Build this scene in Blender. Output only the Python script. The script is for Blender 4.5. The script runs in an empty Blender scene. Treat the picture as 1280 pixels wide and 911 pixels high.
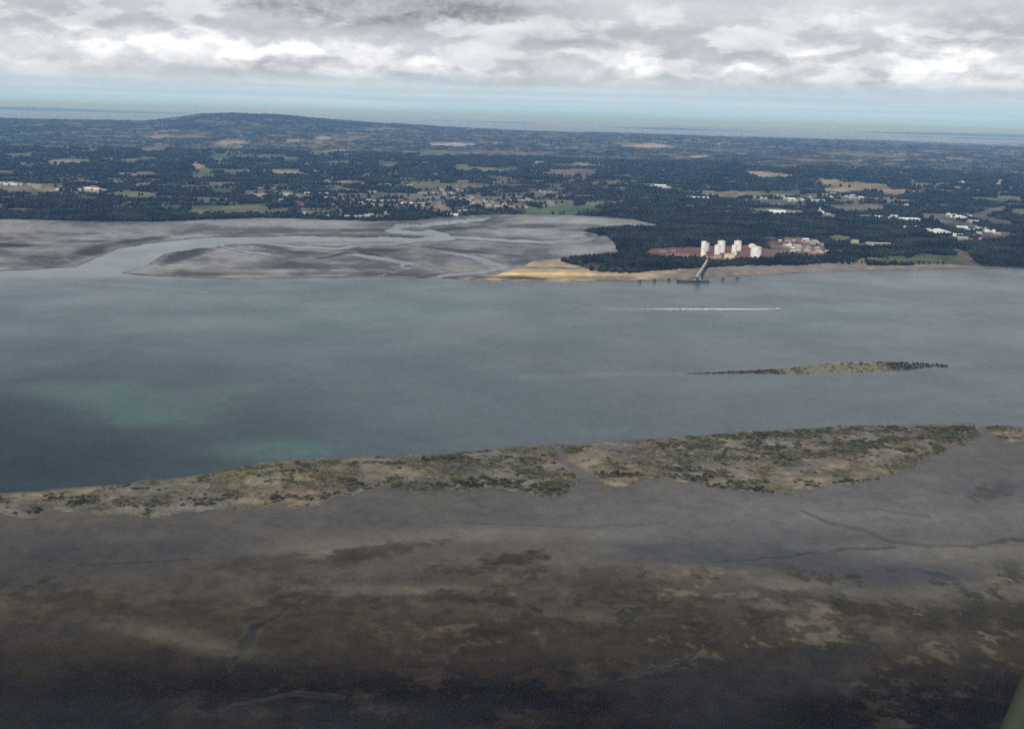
import bpy, bmesh, math, random
import numpy as np
from mathutils import Matrix, Vector

# ------------------------------------------------------------------ camera, sky, sun, exposure
scene = bpy.context.scene
COL = scene.collection
R_ = math.radians
PW, PH, FOC = 1280.0, 911.0, 1372.0          # photograph size and focal length in its pixels
CAMH = 400.0                                 # flying height in metres
PITCH, ROLL = R_(12.73), R_(1.566)
cF = np.array([0, math.cos(PITCH), -math.sin(PITCH)])
r0 = np.array([1.0, 0, 0]); u0 = np.array([0, math.sin(PITCH), math.cos(PITCH)])
cR = math.cos(ROLL) * r0 + math.sin(ROLL) * u0
cU = -math.sin(ROLL) * r0 + math.cos(ROLL) * u0
cam_d = bpy.data.cameras.new('camera')
cam = bpy.data.objects.new('camera', cam_d); COL.objects.link(cam)
cam_d.sensor_width = 36; cam_d.lens = 36 * FOC / PW
cam_d.clip_start = 0.2; cam_d.clip_end = 400000
m = Matrix([[cR[i], cU[i], -cF[i], 0] for i in range(3)] + [[0, 0, 0, 1]])
m[2][3] = CAMH
cam.matrix_world = m
scene.camera = cam

scene.view_settings.view_transform = 'Standard'
scene.view_settings.look = 'None'
scene.view_settings.gamma = 1
scene.view_settings.use_curve_mapping = False
scene.view_settings.exposure = 0.48
scene.render.engine = 'CYCLES'
cy = scene.cycles
cy.max_bounces = 6; cy.volume_bounces = 3; cy.diffuse_bounces = 3; cy.glossy_bounces = 3
cy.use_denoising = False
cy.volume_step_rate = 10; cy.volume_max_steps = 64

SUN_EL, SUN_AZ = R_(48), R_(-150)            # azimuth measured from +Y towards +X: behind the viewer, to the left
sun_d = bpy.data.lights.new('sun', 'SUN'); sun = bpy.data.objects.new('sun', sun_d); COL.objects.link(sun)
sun_d.energy = 2.2; sun_d.angle = R_(10); sun_d.color = (1, 0.96, 0.9)
sdir = Vector((math.sin(SUN_AZ) * math.cos(SUN_EL), math.cos(SUN_AZ) * math.cos(SUN_EL), math.sin(SUN_EL)))
sun.rotation_euler = (-sdir).to_track_quat('-Z', 'Y').to_euler()
sun.location = (0, 0, 1500)

world = bpy.data.worlds.new('World'); scene.world = world
world.use_nodes = True
wt = world.node_tree; wn = wt.nodes; wl = wt.links; wn.clear()

class NG:
    """small helper to write maths as nodes"""
    def __init__(s, t): s.t = t
    def n(s, ty, **k):
        x = s.t.nodes.new(ty)
        for a, b in k.items(): setattr(x, a, b)
        return x
    def put(s, inp, v):
        if hasattr(v, 'is_output'): s.t.links.new(v, inp)
        else: inp.default_value = v
    def m(s, op, a, b=0.0, c=0.0, clamp=False):
        x = s.n('ShaderNodeMath', operation=op, use_clamp=clamp)
        s.put(x.inputs[0], a); s.put(x.inputs[1], b); s.put(x.inputs[2], c)
        return x.outputs[0]
    def ss(s, v, lo, hi, a=0.0, b=1.0):
        x = s.n('ShaderNodeMapRange', interpolation_type='SMOOTHSTEP')
        s.put(x.inputs['Value'], v); s.put(x.inputs['From Min'], lo); s.put(x.inputs['From Max'], hi)
        s.put(x.inputs['To Min'], a); s.put(x.inputs['To Max'], b)
        return x.outputs[0]
    def xyz(s, a, b, c=0.0):
        x = s.n('ShaderNodeCombineXYZ'); s.put(x.inputs[0], a); s.put(x.inputs[1], b); s.put(x.inputs[2], c)
        return x.outputs[0]
    def noise(s, vec, scale=1.0, detail=4.0, rough=0.55, dist=0.0):
        x = s.n('ShaderNodeTexNoise'); s.put(x.inputs['Vector'], vec)
        x.inputs['Scale'].default_value = scale; x.inputs['Detail'].default_value = detail
        x.inputs['Roughness'].default_value = rough; x.inputs['Distortion'].default_value = dist
        return x.outputs[0]
    def mix(s, f, a, b, mode='MIX'):
        x = s.n('ShaderNodeMix', data_type='RGBA', blend_type=mode)
        s.put(x.inputs[0], f); s.put(x.inputs[6], a); s.put(x.inputs[7], b)
        return x.outputs[2]

g = NG(wt)
sky = g.n('ShaderNodeTexSky', sky_type='NISHITA'); sky.sun_disc = False
sky.sun_elevation = SUN_EL; sky.sun_rotation = SUN_AZ; sky.altitude = 400; sky.air_density = 1.2; sky.dust_density = 1.5
bg_sky = g.n('ShaderNodeBackground'); wl.new(sky.outputs[0], bg_sky.inputs[0]); bg_sky.inputs[1].default_value = 0.09
tc = g.n('ShaderNodeTexCoord'); sep = g.n('ShaderNodeSeparateXYZ'); wl.new(tc.outputs['Generated'], sep.inputs[0])
DEG = 57.29578
az = g.m('MULTIPLY', g.m('ARCTAN2', sep.outputs[0], sep.outputs[1]), DEG)
el = g.m('MULTIPLY', g.m('ARCSINE', sep.outputs[2]), DEG)
# cloud deck: streaks + billows, finer and flatter towards the horizon
warp = g.noise(g.xyz(g.m('MULTIPLY', az, 0.25), g.m('MULTIPLY', el, 0.55), 3.1), 1.0, 3)
v1 = g.xyz(g.m('MULTIPLY', az, 0.09), g.m('ADD', g.m('MULTIPLY', el, 0.42), g.m('MULTIPLY', warp, 1.1)), 0.0)
big = g.noise(v1, 1.0, 5, 0.45)
v2 = g.xyz(g.m('MULTIPLY', az, 0.62), g.m('MULTIPLY', el, 1.25), 7.7)
bil = g.noise(v2, 1.0, 7, 0.6, 0.5)
calm = g.ss(el, 3.2, 5.6, 1.0, 0.35)
val = g.m('ADD', g.m('MULTIPLY', g.m('SUBTRACT', big, 0.5), 0.22), g.m('MULTIPLY', g.m('MULTIPLY', g.m('SUBTRACT', bil, 0.5), 0.20), calm))
# bright tops of the cumulus in the lower deck: (azimuth, elevation, width, height, brightness)
def pix_azel(px, py):
    d = cF + cR * (px - PW / 2) / FOC - cU * (py - PH / 2) / FOC
    return math.degrees(math.atan2(d[0], d[1])), math.degrees(math.atan2(d[2], math.hypot(d[0], d[1])))
puffs = [(297, 70, 20, 14, .34), (368, 64, 26, 11, .3), (50, 86, 26, 11, .14), (440, 88, 40, 12, .12), (535, 82, 24, 10, .17),
         (575, 92, 30, 7, .12), (190, 60, 90, 20, .09), (150, 40, 90, 14, .08), (800, 84, 22, 17, .2), (745, 86, 60, 18, .1), (1008, 74, 17, 11, .2),
         (1160, 97, 40, 15, .3), (1135, 62, 22, 12, .16), (1200, 72, 26, 13, .22), (1095, 30, 60, 16, .16), (1255, 80, 40, 20, .14),
         (990, 94, 80, 16, .13), (480, 25, 100, 14, -.04), (470, 8, 140, 18, -.20), (360, 0, 70, 10, -.10), (640, 12, 110, 14, -.12), (820, 20, 120, 14, .08), (60, 60, 120, 18, .10), (240, 60, 80, 22, .08), (420, 66, 70, 20, .10), (560, 60, 90, 20, .06), (900, 90, 60, 16, .10), (95, 20, 120, 9, -.06),
         (1240, 18, 90, 22, -.04), (245, 82, 40, 14, -.05), (345, 84, 30, 9, -.03), (700, 50, 90, 10, -.05), (850, 90, 25, 18, -.06),
         (640, 102, 120, 6, -.08), (1230, 120, 80, 7, -.08), (60, 103, 120, 6, -.05), (1050, 110, 60, 6, -.04)]
# heaped cumulus: hard upper edges, flat grey bases
cum = g.noise(g.xyz(g.m('MULTIPLY', az, 0.28), g.m('ADD', g.m('MULTIPLY', el, 0.78), g.m('MULTIPLY', warp, .8)), 11.0), 1.0, 8, 0.52, 0.1)
cum2 = g.noise(g.xyz(g.m('MULTIPLY', az, 0.28), g.m('ADD', g.m('ADD', g.m('MULTIPLY', el, 0.78), g.m('MULTIPLY', warp, .8)), .30), 11.0), 1.0, 8, 0.52, 0.1)
relief = g.m('SUBTRACT', cum, cum2)
band = g.m('MULTIPLY', g.ss(el, 1.2, 2.2), g.ss(el, 6.5, 4.2))
val = g.m('ADD', val, g.m('MULTIPLY', g.m('MULTIPLY', relief, 0.26), g.m('ADD', g.m('MULTIPLY', band, .9), .06)))
val = g.m('ADD', val, g.m('MULTIPLY', g.m('SUBTRACT', g.ss(cum, .46, .58), .5), g.m('MULTIPLY', band, .12)))
fine = g.noise(g.xyz(g.m('MULTIPLY', az, 1.5), g.m('MULTIPLY', el, 2.6), 1.0), 1.0, 6, 0.68, .4)
wob = g.m('MULTIPLY', g.m('SUBTRACT', fine, 0.5), 2.4)
for (px, py, w, h, b) in puffs:
    a0, e0 = pix_azel(px, py); w /= 19.0; h /= 19.0
    dx = g.m('DIVIDE', g.m('SUBTRACT', az, a0), w); dy = g.m('DIVIDE', g.m('SUBTRACT', el, e0), h)
    q = g.m('ADD', g.m('MULTIPLY', dx, dx), g.m('MULTIPLY', dy, dy))
    q = g.m('ADD', q, wob)
    k = g.ss(q, 1.5, -.2)
    if b > 0: k = g.m('MULTIPLY', k, g.ss(dy, -1.3, .5, .35, 1.0))
    val = g.m('MULTIPLY_ADD', k, b * 0.8, val)
high = g.ss(el, 5.8, 25, 0.0, 1.0)
lum = g.m('ADD', val, 0.50)
lum = g.m('MULTIPLY', lum, g.m('SUBTRACT', 1.0, g.m('MULTIPLY', high, 0.68)))
lum = g.m('MULTIPLY', lum, g.ss(sep.outputs[1], .2, -.7, 1.0, 2.0))  # unseen sky behind the viewer brightened to add light to haze and ground
lum = g.m('MAXIMUM', lum, 0.12); lum = g.m('MINIMUM', lum, 0.84)
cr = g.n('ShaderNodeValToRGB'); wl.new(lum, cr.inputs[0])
cr.color_ramp.elements[0].position = 0.1; cr.color_ramp.elements[0].color = (0.09, 0.105, 0.115, 1)
cr.color_ramp.elements[1].position = 0.9; cr.color_ramp.elements[1].color = (0.86, 0.86, 0.84, 1)
e_ = cr.color_ramp.elements.new(0.45); e_.color = (0.36, 0.375, 0.40, 1)
e_ = cr.color_ramp.elements.new(0.62); e_.color = (0.53, 0.54, 0.56, 1)
# pale blue clear air under the deck, a little bluer in faint flat layers
lay = g.noise(g.xyz(g.m('MULTIPLY', az, 0.05), g.m('MULTIPLY', el, 2.4), 2.0), 1.0, 4)
low = g.mix(g.ss(lay, 0.35, 0.7), (0.27, 0.40, 0.50, 1), (0.36, 0.46, 0.53, 1))
basel = g.m('ADD', g.m('MULTIPLY', g.m('SUBTRACT', bil, 0.5), 1.2), g.m('MULTIPLY', az, 0.012))
low = g.mix(g.ss(el, .7, -.1, 0.0, .45), low, (.17, .36, .52, 1))
cov = g.ss(g.m('SUBTRACT', el, basel), 0.2, 2.5)
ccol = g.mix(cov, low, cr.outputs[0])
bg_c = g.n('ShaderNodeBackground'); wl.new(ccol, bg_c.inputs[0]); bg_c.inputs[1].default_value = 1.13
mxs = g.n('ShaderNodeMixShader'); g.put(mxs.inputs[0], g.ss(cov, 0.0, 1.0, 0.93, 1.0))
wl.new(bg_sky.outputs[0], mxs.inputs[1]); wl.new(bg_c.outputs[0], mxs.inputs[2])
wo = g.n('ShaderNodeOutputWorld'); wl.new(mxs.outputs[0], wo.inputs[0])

# ------------------------------------------------------------------ survey maths
rng = np.random.default_rng(7); random.seed(7)
def project(x, y, z=0.0):
    X = x; Y = y; Z = z - CAMH
    f = X * cF[0] + Y * cF[1] + Z * cF[2]
    f = np.where(f < 1.0, 1.0, f)
    return PW / 2 + FOC * (X * cR[0] + Y * cR[1] + Z * cR[2]) / f, PH / 2 - FOC * (X * cU[0] + Y * cU[1] + Z * cU[2]) / f
def ground(px, py, z=0.0):
    d = cF + cR * (px - PW / 2) / FOC - cU * (py - PH / 2) / FOC
    t = (z - CAMH) / d[2]
    return d[0] * t, d[1] * t
def sst(a, b, v):
    t = np.clip((v - a) / (b - a), 0, 1); return t * t * (3 - 2 * t)
def vnoise(x, y, seed=0):
    xi = np.floor(x).astype(np.int64); yi = np.floor(y).astype(np.int64)
    fx = x - xi; fy = y - yi; fx = fx * fx * (3 - 2 * fx); fy = fy * fy * (3 - 2 * fy)
    def h(a, b):
        n = (a * 374761393 + b * 668265263 + seed * 2246822519) & 0xFFFFFFFF
        n = ((n ^ (n >> 13)) * 1274126177) & 0xFFFFFFFF
        n = ((n ^ (n >> 16)) * 2246822519) & 0xFFFFFFFF
        return ((n ^ (n >> 15)) & 0xFFFFFF) / 16777215.0
    return (h(xi, yi) * (1 - fx) + h(xi + 1, yi) * fx) * (1 - fy) + (h(xi, yi + 1) * (1 - fx) + h(xi + 1, yi + 1) * fx) * fy
def fbm(x, y, seed=0, oct=4, gain=0.5):
    s = 0; a = 1; t = 0
    for k in range(oct):
        s = s + a * (vnoise(x, y, seed + k * 17) - 0.5) * 2; t += a; a *= gain; x = x * 2.03 + 11.3; y = y * 2.03 + 5.7
    return s / t * 1.6
def sdist(u, v, poly, asp=1.0):
    """signed distance (positive inside) to a polygon, in survey units; asp stretches v"""
    p = np.array(poly, float); p[:, 1] *= asp; v = v * asp
    d = np.full(u.shape, 1e18); ins = np.zeros(u.shape, bool)
    for i in range(len(p)):
        x1, y1 = p[i]; x2, y2 = p[(i + 1) % len(p)]
        ex, ey = x2 - x1, y2 - y1; L = ex * ex + ey * ey + 1e-9
        t = np.clip(((u - x1) * ex + (v - y1) * ey) / L, 0, 1)
        d = np.minimum(d, (u - x1 - t * ex) ** 2 + (v - y1 - t * ey) ** 2)
        if abs(ey) > 1e-9:
            c = ((y1 > v) != (y2 > v)) & (u < ex * (v - y1) / ey + x1)
            ins ^= c
    return np.where(ins, 1, -1) * np.sqrt(d)
def line(u, v, pts, asp=1.0):
    """value (half width - distance) to a polyline of (u, v, half width)"""
    best = np.full(u.shape, -1e9)
    for i in range(len(pts) - 1):
        x1, y1, w1 = pts[i]; x2, y2, w2 = pts[i + 1]
        ex, ey = x2 - x1, (y2 - y1) * asp; L = ex * ex + ey * ey + 1e-9
        t = np.clip(((u - x1) * ex + (v - y1) * asp * ey) / L, 0, 1)
        d = np.sqrt((u - x1 - t * ex) ** 2 + ((v - y1) * asp - t * ey) ** 2)
        best = np.maximum(best, w1 + (w2 - w1) * t - d)
    return best
def blob(u, v, cx, cy_, w, h, slope=0.0, soft=0.5, n=0.0):
    q = np.sqrt(((u - cx) / w) ** 2 + ((v - cy_ - slope * (u - cx)) / h) ** 2) + n
    return 1 - sst(1 - soft, 1 + soft, q)
def lerp(c, c2, m):
    return c * (1 - m[..., None]) + np.array(c2, float) * m[..., None]

# ------------------------------------------------------------------ materials
def pmat(name, col, rough=0.7, spec=0.4, metal=0.0, vary=0.12, vscale=0.3, bump=0.0):
    mt = bpy.data.materials.new(name); mt.use_nodes = True
    g = NG(mt.node_tree); b = mt.node_tree.nodes['Principled BSDF']
    tc = g.n('ShaderNodeTexCoord'); nz = g.noise(tc.outputs['Object'], vscale, 4, 0.6)
    f = g.m('ADD', g.m('MULTIPLY', g.m('SUBTRACT', nz, 0.5), vary * 2), 1.0)
    vm = g.n('ShaderNodeVectorMath', operation='SCALE'); vm.inputs[0].default_value = col; g.put(vm.inputs[3], f)
    mt.node_tree.links.new(vm.outputs[0], b.inputs['Base Color'])
    b.inputs['Roughness'].default_value = rough; b.inputs['Specular IOR Level'].default_value = spec; b.inputs['Metallic'].default_value = metal
    if bump:
        bp = g.n('ShaderNodeBump'); bp.inputs['Distance'].default_value = bump; g.put(bp.inputs['Height'], nz)
        mt.node_tree.links.new(bp.outputs[0], b.inputs['Normal'])
    return mt
def foliage_mat(name, col, big=140, small=26, lo=.4, hi=3.0):
    mt = bpy.data.materials.new(name); mt.use_nodes = True
    g = NG(mt.node_tree); b = mt.node_tree.nodes['Principled BSDF']
    ge = g.n('ShaderNodeNewGeometry')
    a = g.noise(ge.outputs['Position'], 1 / big, 4, .6); c = g.noise(ge.outputs['Position'], 1 / small, 3, .6)
    f = g.m('MULTIPLY', g.ss(a, .3, .7, lo, hi), g.ss(c, .3, .7, .6, 1.5))
    hue = g.mix(g.ss(c, .45, .65), tuple(col) + (1,), (col[0] * 1.2, col[1] * 1.1, col[2] * .9, 1))
    vm = g.n('ShaderNodeVectorMath', operation='SCALE'); g.put(vm.inputs[0], hue); g.put(vm.inputs[3], f)
    mt.node_tree.links.new(vm.outputs[0], b.inputs['Base Color']); b.inputs['Roughness'].default_value = .9; b.inputs['Specular IOR Level'].default_value = .1
    return mt
def land_mat(name, scales, vary=0.35, bump=1.0, bdist=1.0, r_dry=0.95, r_wet=0.3, spec=0.5):
    """ground whose colour and wetness are mapped per place, broken up by noise in metres"""
    mt = bpy.data.materials.new(name); mt.use_nodes = True
    g = NG(mt.node_tree); b = mt.node_tree.nodes['Principled BSDF']; L = mt.node_tree.links
    at = g.n('ShaderNodeAttribute', attribute_name='tint'); aw = g.n('ShaderNodeAttribute', attribute_name='wet')
    tc = g.n('ShaderNodeTexCoord')
    f = 1.0; hsum = None
    for k, s in enumerate(scales):
        nz = g.noise(tc.outputs['Object'], 1.0 / s, 5, 0.62)
        t = g.m('ADD', g.m('MULTIPLY', g.m('SUBTRACT', nz, 0.5), vary * 2), 1.0)
        f = t if k == 0 else g.m('MULTIPLY', f, t)
        hsum = nz if hsum is None else g.m('ADD', hsum, nz)
    vm = g.n('ShaderNodeVectorMath', operation='SCALE'); L.new(at.outputs['Color'], vm.inputs[0]); g.put(vm.inputs[3], f)
    L.new(vm.outputs[0], b.inputs['Base Color'])
    g.put(b.inputs['Roughness'], g.m('ADD', g.m('MULTIPLY', aw.outputs['Fac'], r_wet - r_dry), r_dry))
    g.put(b.inputs['Specular IOR Level'], g.m('MULTIPLY', g.ss(aw.outputs['Fac'], 0, 1, 0.12, 1.0), spec))
    if bump:
        bp = g.n('ShaderNodeBump'); bp.inputs['Strength'].default_value = bump; bp.inputs['Distance'].default_value = bdist
        g.put(bp.inputs['Height'], hsum); L.new(bp.outputs[0], b.inputs['Normal'])
    return mt
def tag(o, label=None, cat=None, group=None, kind=None):
    if label: o['label'] = label
    if cat: o['category'] = cat
    if group: o['group'] = group
    if kind: o['kind'] = kind
    return o
def link(name, me, mats, parent=None):
    o = bpy.data.objects.new(name, me); COL.objects.link(o)
    for mm in (mats if isinstance(mats, (list, tuple)) else [mats]): me.materials.append(mm)
    if parent: o.parent = parent
    return o

# ------------------------------------------------------------------ ground sheets
def axis_r(d0, d1, step, tail=()):
    """radii for depressions of d0..d1 survey pixels under the horizon"""
    dep = np.arange(d0, d1, -step)
    return np.concatenate([CAMH / (dep / FOC), np.array(tail, float)])
def axis_t(step=0.045, core=28.0, far=(34, 42, 55, 75, 100, 130, 155, 179.9)):
    c = np.arange(-core, core + step, step)
    return np.radians(np.concatenate([-np.array(far[::-1], float), c, np.array(far, float)]))
def sheet(name, rs, ts, mat, fn, kind='structure', label=None):
    """fn(x, y, u, v) -> z, keep, tint (n,3), wet"""
    RR, TT = np.meshgrid(rs, ts, indexing='ij')
    x = RR * np.sin(TT); y = RR * np.cos(TT)
    u, v = project(x, y, 0.0)
    back = y < 1
    u = np.where(back, np.sign(x) * 5000 + 640, u); v = np.where(back, 3000, v)
    z, keep, tint, wet = fn(x, y, u, v)
    n, k = RR.shape
    idx = np.arange(n * k).reshape(n, k)
    kf = keep[:-1, :-1] | keep[1:, :-1] | keep[:-1, 1:] | keep[1:, 1:]
    q = np.stack([idx[:-1, :-1], idx[:-1, 1:], idx[1:, 1:], idx[1:, :-1]], -1)[kf]
    q = q[:, ::-1]
    used = np.unique(q); remap = np.full(n * k, -1); remap[used] = np.arange(len(used)); q = remap[q]
    co = np.stack([x, y, z], -1).reshape(-1, 3)[used]
    me = bpy.data.meshes.new(name)
    me.vertices.add(len(co)); me.vertices.foreach_set('co', co.astype(np.float32).ravel())
    me.loops.add(q.size); me.loops.foreach_set('vertex_index', q.astype(np.int32).ravel())
    me.polygons.add(len(q)); me.polygons.foreach_set('loop_start', np.arange(0, q.size, 4, dtype=np.int32))
    me.polygons.foreach_set('use_smooth', np.ones(len(q), bool))
    me.update(calc_edges=True)
    a = me.color_attributes.new('tint', 'FLOAT_COLOR', 'POINT')
    c4 = np.ones((len(used), 4), np.float32); c4[:, :3] = np.clip(tint.reshape(-1, 3)[used], 0.003, 1)
    a.data.foreach_set('color', c4.ravel())
    w = me.attributes.new('wet', 'FLOAT', 'POINT'); w.data.foreach_set('value', np.broadcast_to(wet, (n, k)).reshape(-1)[used].astype(np.float32))
    o = link(name, me, mat)
    if (co[:, 2].max() > 0) and me.polygons[0].normal.z < 0: me.flip_normals()
    return tag(o, label, kind=kind)

# --- outlines traced on the survey photograph (u, v)
SPIT = [(-400, 660), (-60, 622), (0, 616), (50, 614), (110, 608), (150, 606), (180, 601), (230, 597), (265, 590), (300, 584), (335, 577), (380, 574),
        (430, 572), (490, 570), (560, 567), (620, 562), (660, 557), (690, 555), (715, 556), (760, 553), (800, 551), (860, 546), (905, 542), (960, 538),
        (1040, 534), (1120, 531), (1180, 530), (1216, 531), (1223, 538), (1228, 545), (1213, 553), (1185, 562), (1165, 568), (1155, 574), (1140, 584),
        (1110, 597), (1060, 607), (1020, 612), (990, 616), (950, 617), (905, 613), (885, 610), (870, 603), (850, 599), (800, 601), (768, 608),
        (755, 608), (745, 600), (730, 597), (724, 599), (729, 605), (712, 611), (710, 618), (690, 621), (670, 617), (640, 614), (610, 608), (570, 614), (525, 616),
        (500, 612), (484, 606), (468, 610), (445, 618), (400, 629), (365, 635), (354, 631), (345, 634), (330, 637), (300, 636), (275, 636), (255, 641),
        (210, 645), (165, 643), (120, 643), (60, 640), (40, 645), (0, 643), (-60, 652), (-400, 700)]
SPIT2 = [(1232, 534), (1260, 533), (1300, 534), (1500, 538), (1700, 545), (1500, 560), (1300, 546), (1280, 547), (1262, 553), (1250, 553), (1243, 546), (1236, 541)]
ISLET = [(850, 467.3), (862, 466.2), (930, 463.2), (985, 460.2), (1005, 457.5), (1030, 454.8), (1060, 453.2), (1100, 452), (1140, 452.6), (1175, 453.2), (1218, 455.8), (1200, 458.6), (1160, 460),
         (1130, 463), (1085, 465.5), (1050, 467.2), (1000, 468), (960, 467.2), (900, 467.2)]
MUD = [(-3000, 1500), (-900, 640), (-400, 672), (-60, 640), (0, 630), (120, 626), (250, 618), (340, 606), (430, 596), (560, 588), (684, 578), (694, 556), (706, 556), (716, 580), (860, 575), (1000, 570),
       (1120, 550), (1208, 545), (1226, 532.5), (1238, 533), (1250, 545), (1300, 542), (1600, 550), (2200, 580), (4000, 1500)]
FLATS = [(-500, 270), (0, 270), (560, 262), (840, 262), (845, 284), (800, 288), (785, 320), (760, 330), (740, 345), (640, 350.5), (600, 349.5), (560, 348.5), (535, 348.5), (520, 350), (470, 347.5), (420, 347.5),
         (350, 349), (280, 349.2), (250, 348), (200, 346), (145, 341.5), (180, 334), (192, 326), (205, 318), (235, 310), (262, 306.5), (330, 304), (330, 297),
         (280, 297), (240, 298.5), (190, 304), (150, 311), (130, 318), (115, 326), (95, 334), (50, 337), (0, 339.5), (-500, 348)]
BEACH = [(560, 349.5), (585, 346), (620, 342), (650, 334), (664, 325), (700, 322), (740, 328), (800, 330), (900, 325), (1020, 322), (1060, 320), (1280, 322), (1900, 318), (1900, 350),
         (1330, 337), (1280, 336.3), (1200, 337), (1150, 338), (1080, 338.3), (1020, 341), (1000, 342), (940, 344.5), (880, 347.5), (845, 351), (800, 352.5), (760, 352), (700, 352.6), (650, 352.4), (600, 351.6)]
LAND = [(-3000, 330), (-500, 285), (-200, 278), (0, 274.6), (60, 275.5), (130, 277.5), (190, 278), (240, 275.5), (280, 274.6), (330, 272.5), (370, 273.5), (420, 276), (470, 277), (520, 276), (545, 272),
        (575, 271), (600, 268.6), (640, 268.3), (700, 269), (760, 271.5), (790, 274), (810, 279), (828, 282.5), (815, 285.2), (780, 285.6), (752, 287), (728, 288.6), (735, 291), (758, 295), (768, 304),
        (772, 313), (776, 318.5), (762, 321.5), (748, 322.3), (722, 323), (700, 326.5), (706, 330.5), (722, 334), (740, 340.5), (780, 343.3), (800, 342.3), (830, 340.2), (850, 338.3), (880, 337.2),
        (930, 334.3), (1000, 333.2), (1030, 331), (1050, 331.5), (1100, 333.3), (1130, 333.3), (1190, 331.3), (1240, 332), (1280, 334.4), (1700, 330), (4000, 330), (4000, 60), (-3000, 60)]

# --- water
def f_water(x, y, u, v):
    n1 = fbm(u / 160, v / 30, 3, 4); n2 = fbm(u / 40, v / 9, 9, 4)
    c = np.zeros(u.shape + (3,)) + np.array((0.052, 0.080, 0.092))
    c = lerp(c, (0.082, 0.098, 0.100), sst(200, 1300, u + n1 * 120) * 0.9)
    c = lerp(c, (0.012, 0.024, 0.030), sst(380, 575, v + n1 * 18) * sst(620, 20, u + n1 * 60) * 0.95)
    green = (0.075, 0.155, 0.125)
    for (a, b, w, h, s, k) in [(165, 505, 90, 20, 0.04, .48), (100, 488, 60, 9, 0, .25), (190, 525, 60, 8, 0, .3), (350, 563, 70, 11, .02, .5), (430, 398, 200, 15, -0.06, .5), (320, 375, 250, 9, -.03, .3), (190, 410, 90, 5, 0, .2),
                               (1010, 402, 120, 10, 0, .38), (1090, 385, 120, 7, 0, .25), (940, 362, 260, 7, 0, .2), (300, 484, 26, 5, 0, .3), (560, 380, 120, 8, -.03, .18), (760, 345, 90, 8, 0, .2), (930, 480, 130, 8, 0, .2),
                               (700, 420, 200, 10, 0, .12), (1150, 500, 90, 8, 0, .15), (480, 358, 70, 4, 0, .25)]:
        c = lerp(c, green, blob(u, v, a, b, w, h, s, .75, n1 * .35 + n2 * .3) * k)
    # mud stirred up beside the shores
    for sd in (sdist(u, v, ISLET, 1.0),):
        c = lerp(c, (0.12, 0.125, 0.105), np.clip(1 + sd / 5.0, 0, 1) ** 2 * 0.55)
    for pts, k in [([(100, 352, 1.2), (170, 357, 1.6), (260, 365, 1.2)], .35), ([(650, 472, 3), (780, 467, 3), (862, 467, 2)], .22), ([(0, 380, 3), (300, 372, 4), (640, 366, 3)], .1)]:
        c = lerp(c, (0.16, 0.19, 0.18), np.clip(line(u, v, pts) / 1.5 + .5 + n2 * .4, 0, 1) * k)
    c = c * (1 + 0.10 * n2 + 0.06 * n1)[..., None]
    wet = 1 - sst(380, 585, v + n1 * 18) * sst(620, 0, u + n1 * 60) * .6
    wet = wet + .42 * sst(352, 343, v + n2 * 2) * sst(760, 640, u) * sst(262, 268, v)
    return np.zeros(u.shape), np.ones(u.shape, bool), c, wet
def water_mat():
    mt = bpy.data.materials.new('sea_water'); mt.use_nodes = True
    g = NG(mt.node_tree); b = mt.node_tree.nodes['Principled BSDF']; L = mt.node_tree.links
    at = g.n('ShaderNodeAttribute', attribute_name='tint'); tc = g.n('ShaderNodeTexCoord')
    sp = g.n('ShaderNodeSeparateXYZ'); L.new(tc.outputs['Object'], sp.inputs[0])
    n0 = g.noise(g.xyz(g.m('MULTIPLY', sp.outputs[0], .004), g.m('MULTIPLY', sp.outputs[1], .004)), 1, 5, .6)
    n1 = g.noise(g.xyz(g.m('MULTIPLY', sp.outputs[0], .07), g.m('MULTIPLY', sp.outputs[1], .035)), 1, 6, .7)
    f = g.m('ADD', g.m('MULTIPLY', g.m('SUBTRACT', n0, .5), .4), 1.0)
    f = g.m('MULTIPLY', f, g.m('ADD', g.m('MULTIPLY', g.m('SUBTRACT', n1, .5), .9), 1.0))
    vm = g.n('ShaderNodeVectorMath', operation='SCALE'); L.new(at.outputs['Color'], vm.inputs[0]); g.put(vm.inputs[3], f)
    L.new(vm.outputs[0], b.inputs['Base Color'])
    n2 = g.noise(g.xyz(g.m('MULTIPLY', sp.outputs[0], .16), g.m('MULTIPLY', sp.outputs[1], .1)), 1, 6, .7)
    bp = g.n('ShaderNodeBump'); bp.inputs['Strength'].default_value = 0.0; bp.inputs['Distance'].default_value = 0.6
    g.put(bp.inputs['Height'], n2); L.new(bp.outputs[0], b.inputs['Normal'])
    aw = g.n('ShaderNodeAttribute', attribute_name='wet')
    g.put(b.inputs['Roughness'], g.m('ADD', g.ss(n0, .3, .7, .22, .34), g.m('MULTIPLY', g.m('SUBTRACT', 1.0, aw.outputs['Fac']), .3))); b.inputs['IOR'].default_value = 1.33
    g.put(b.inputs['Specular IOR Level'], g.ss(aw.outputs['Fac'], 0, 1, .3, .5))
    return mt
sheet('sea', axis_r(560, 14, 1.2, (45000, 55000, 70000, 100000, 150000, 230000)), axis_t(0.1), water_mat(), f_water)

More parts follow.
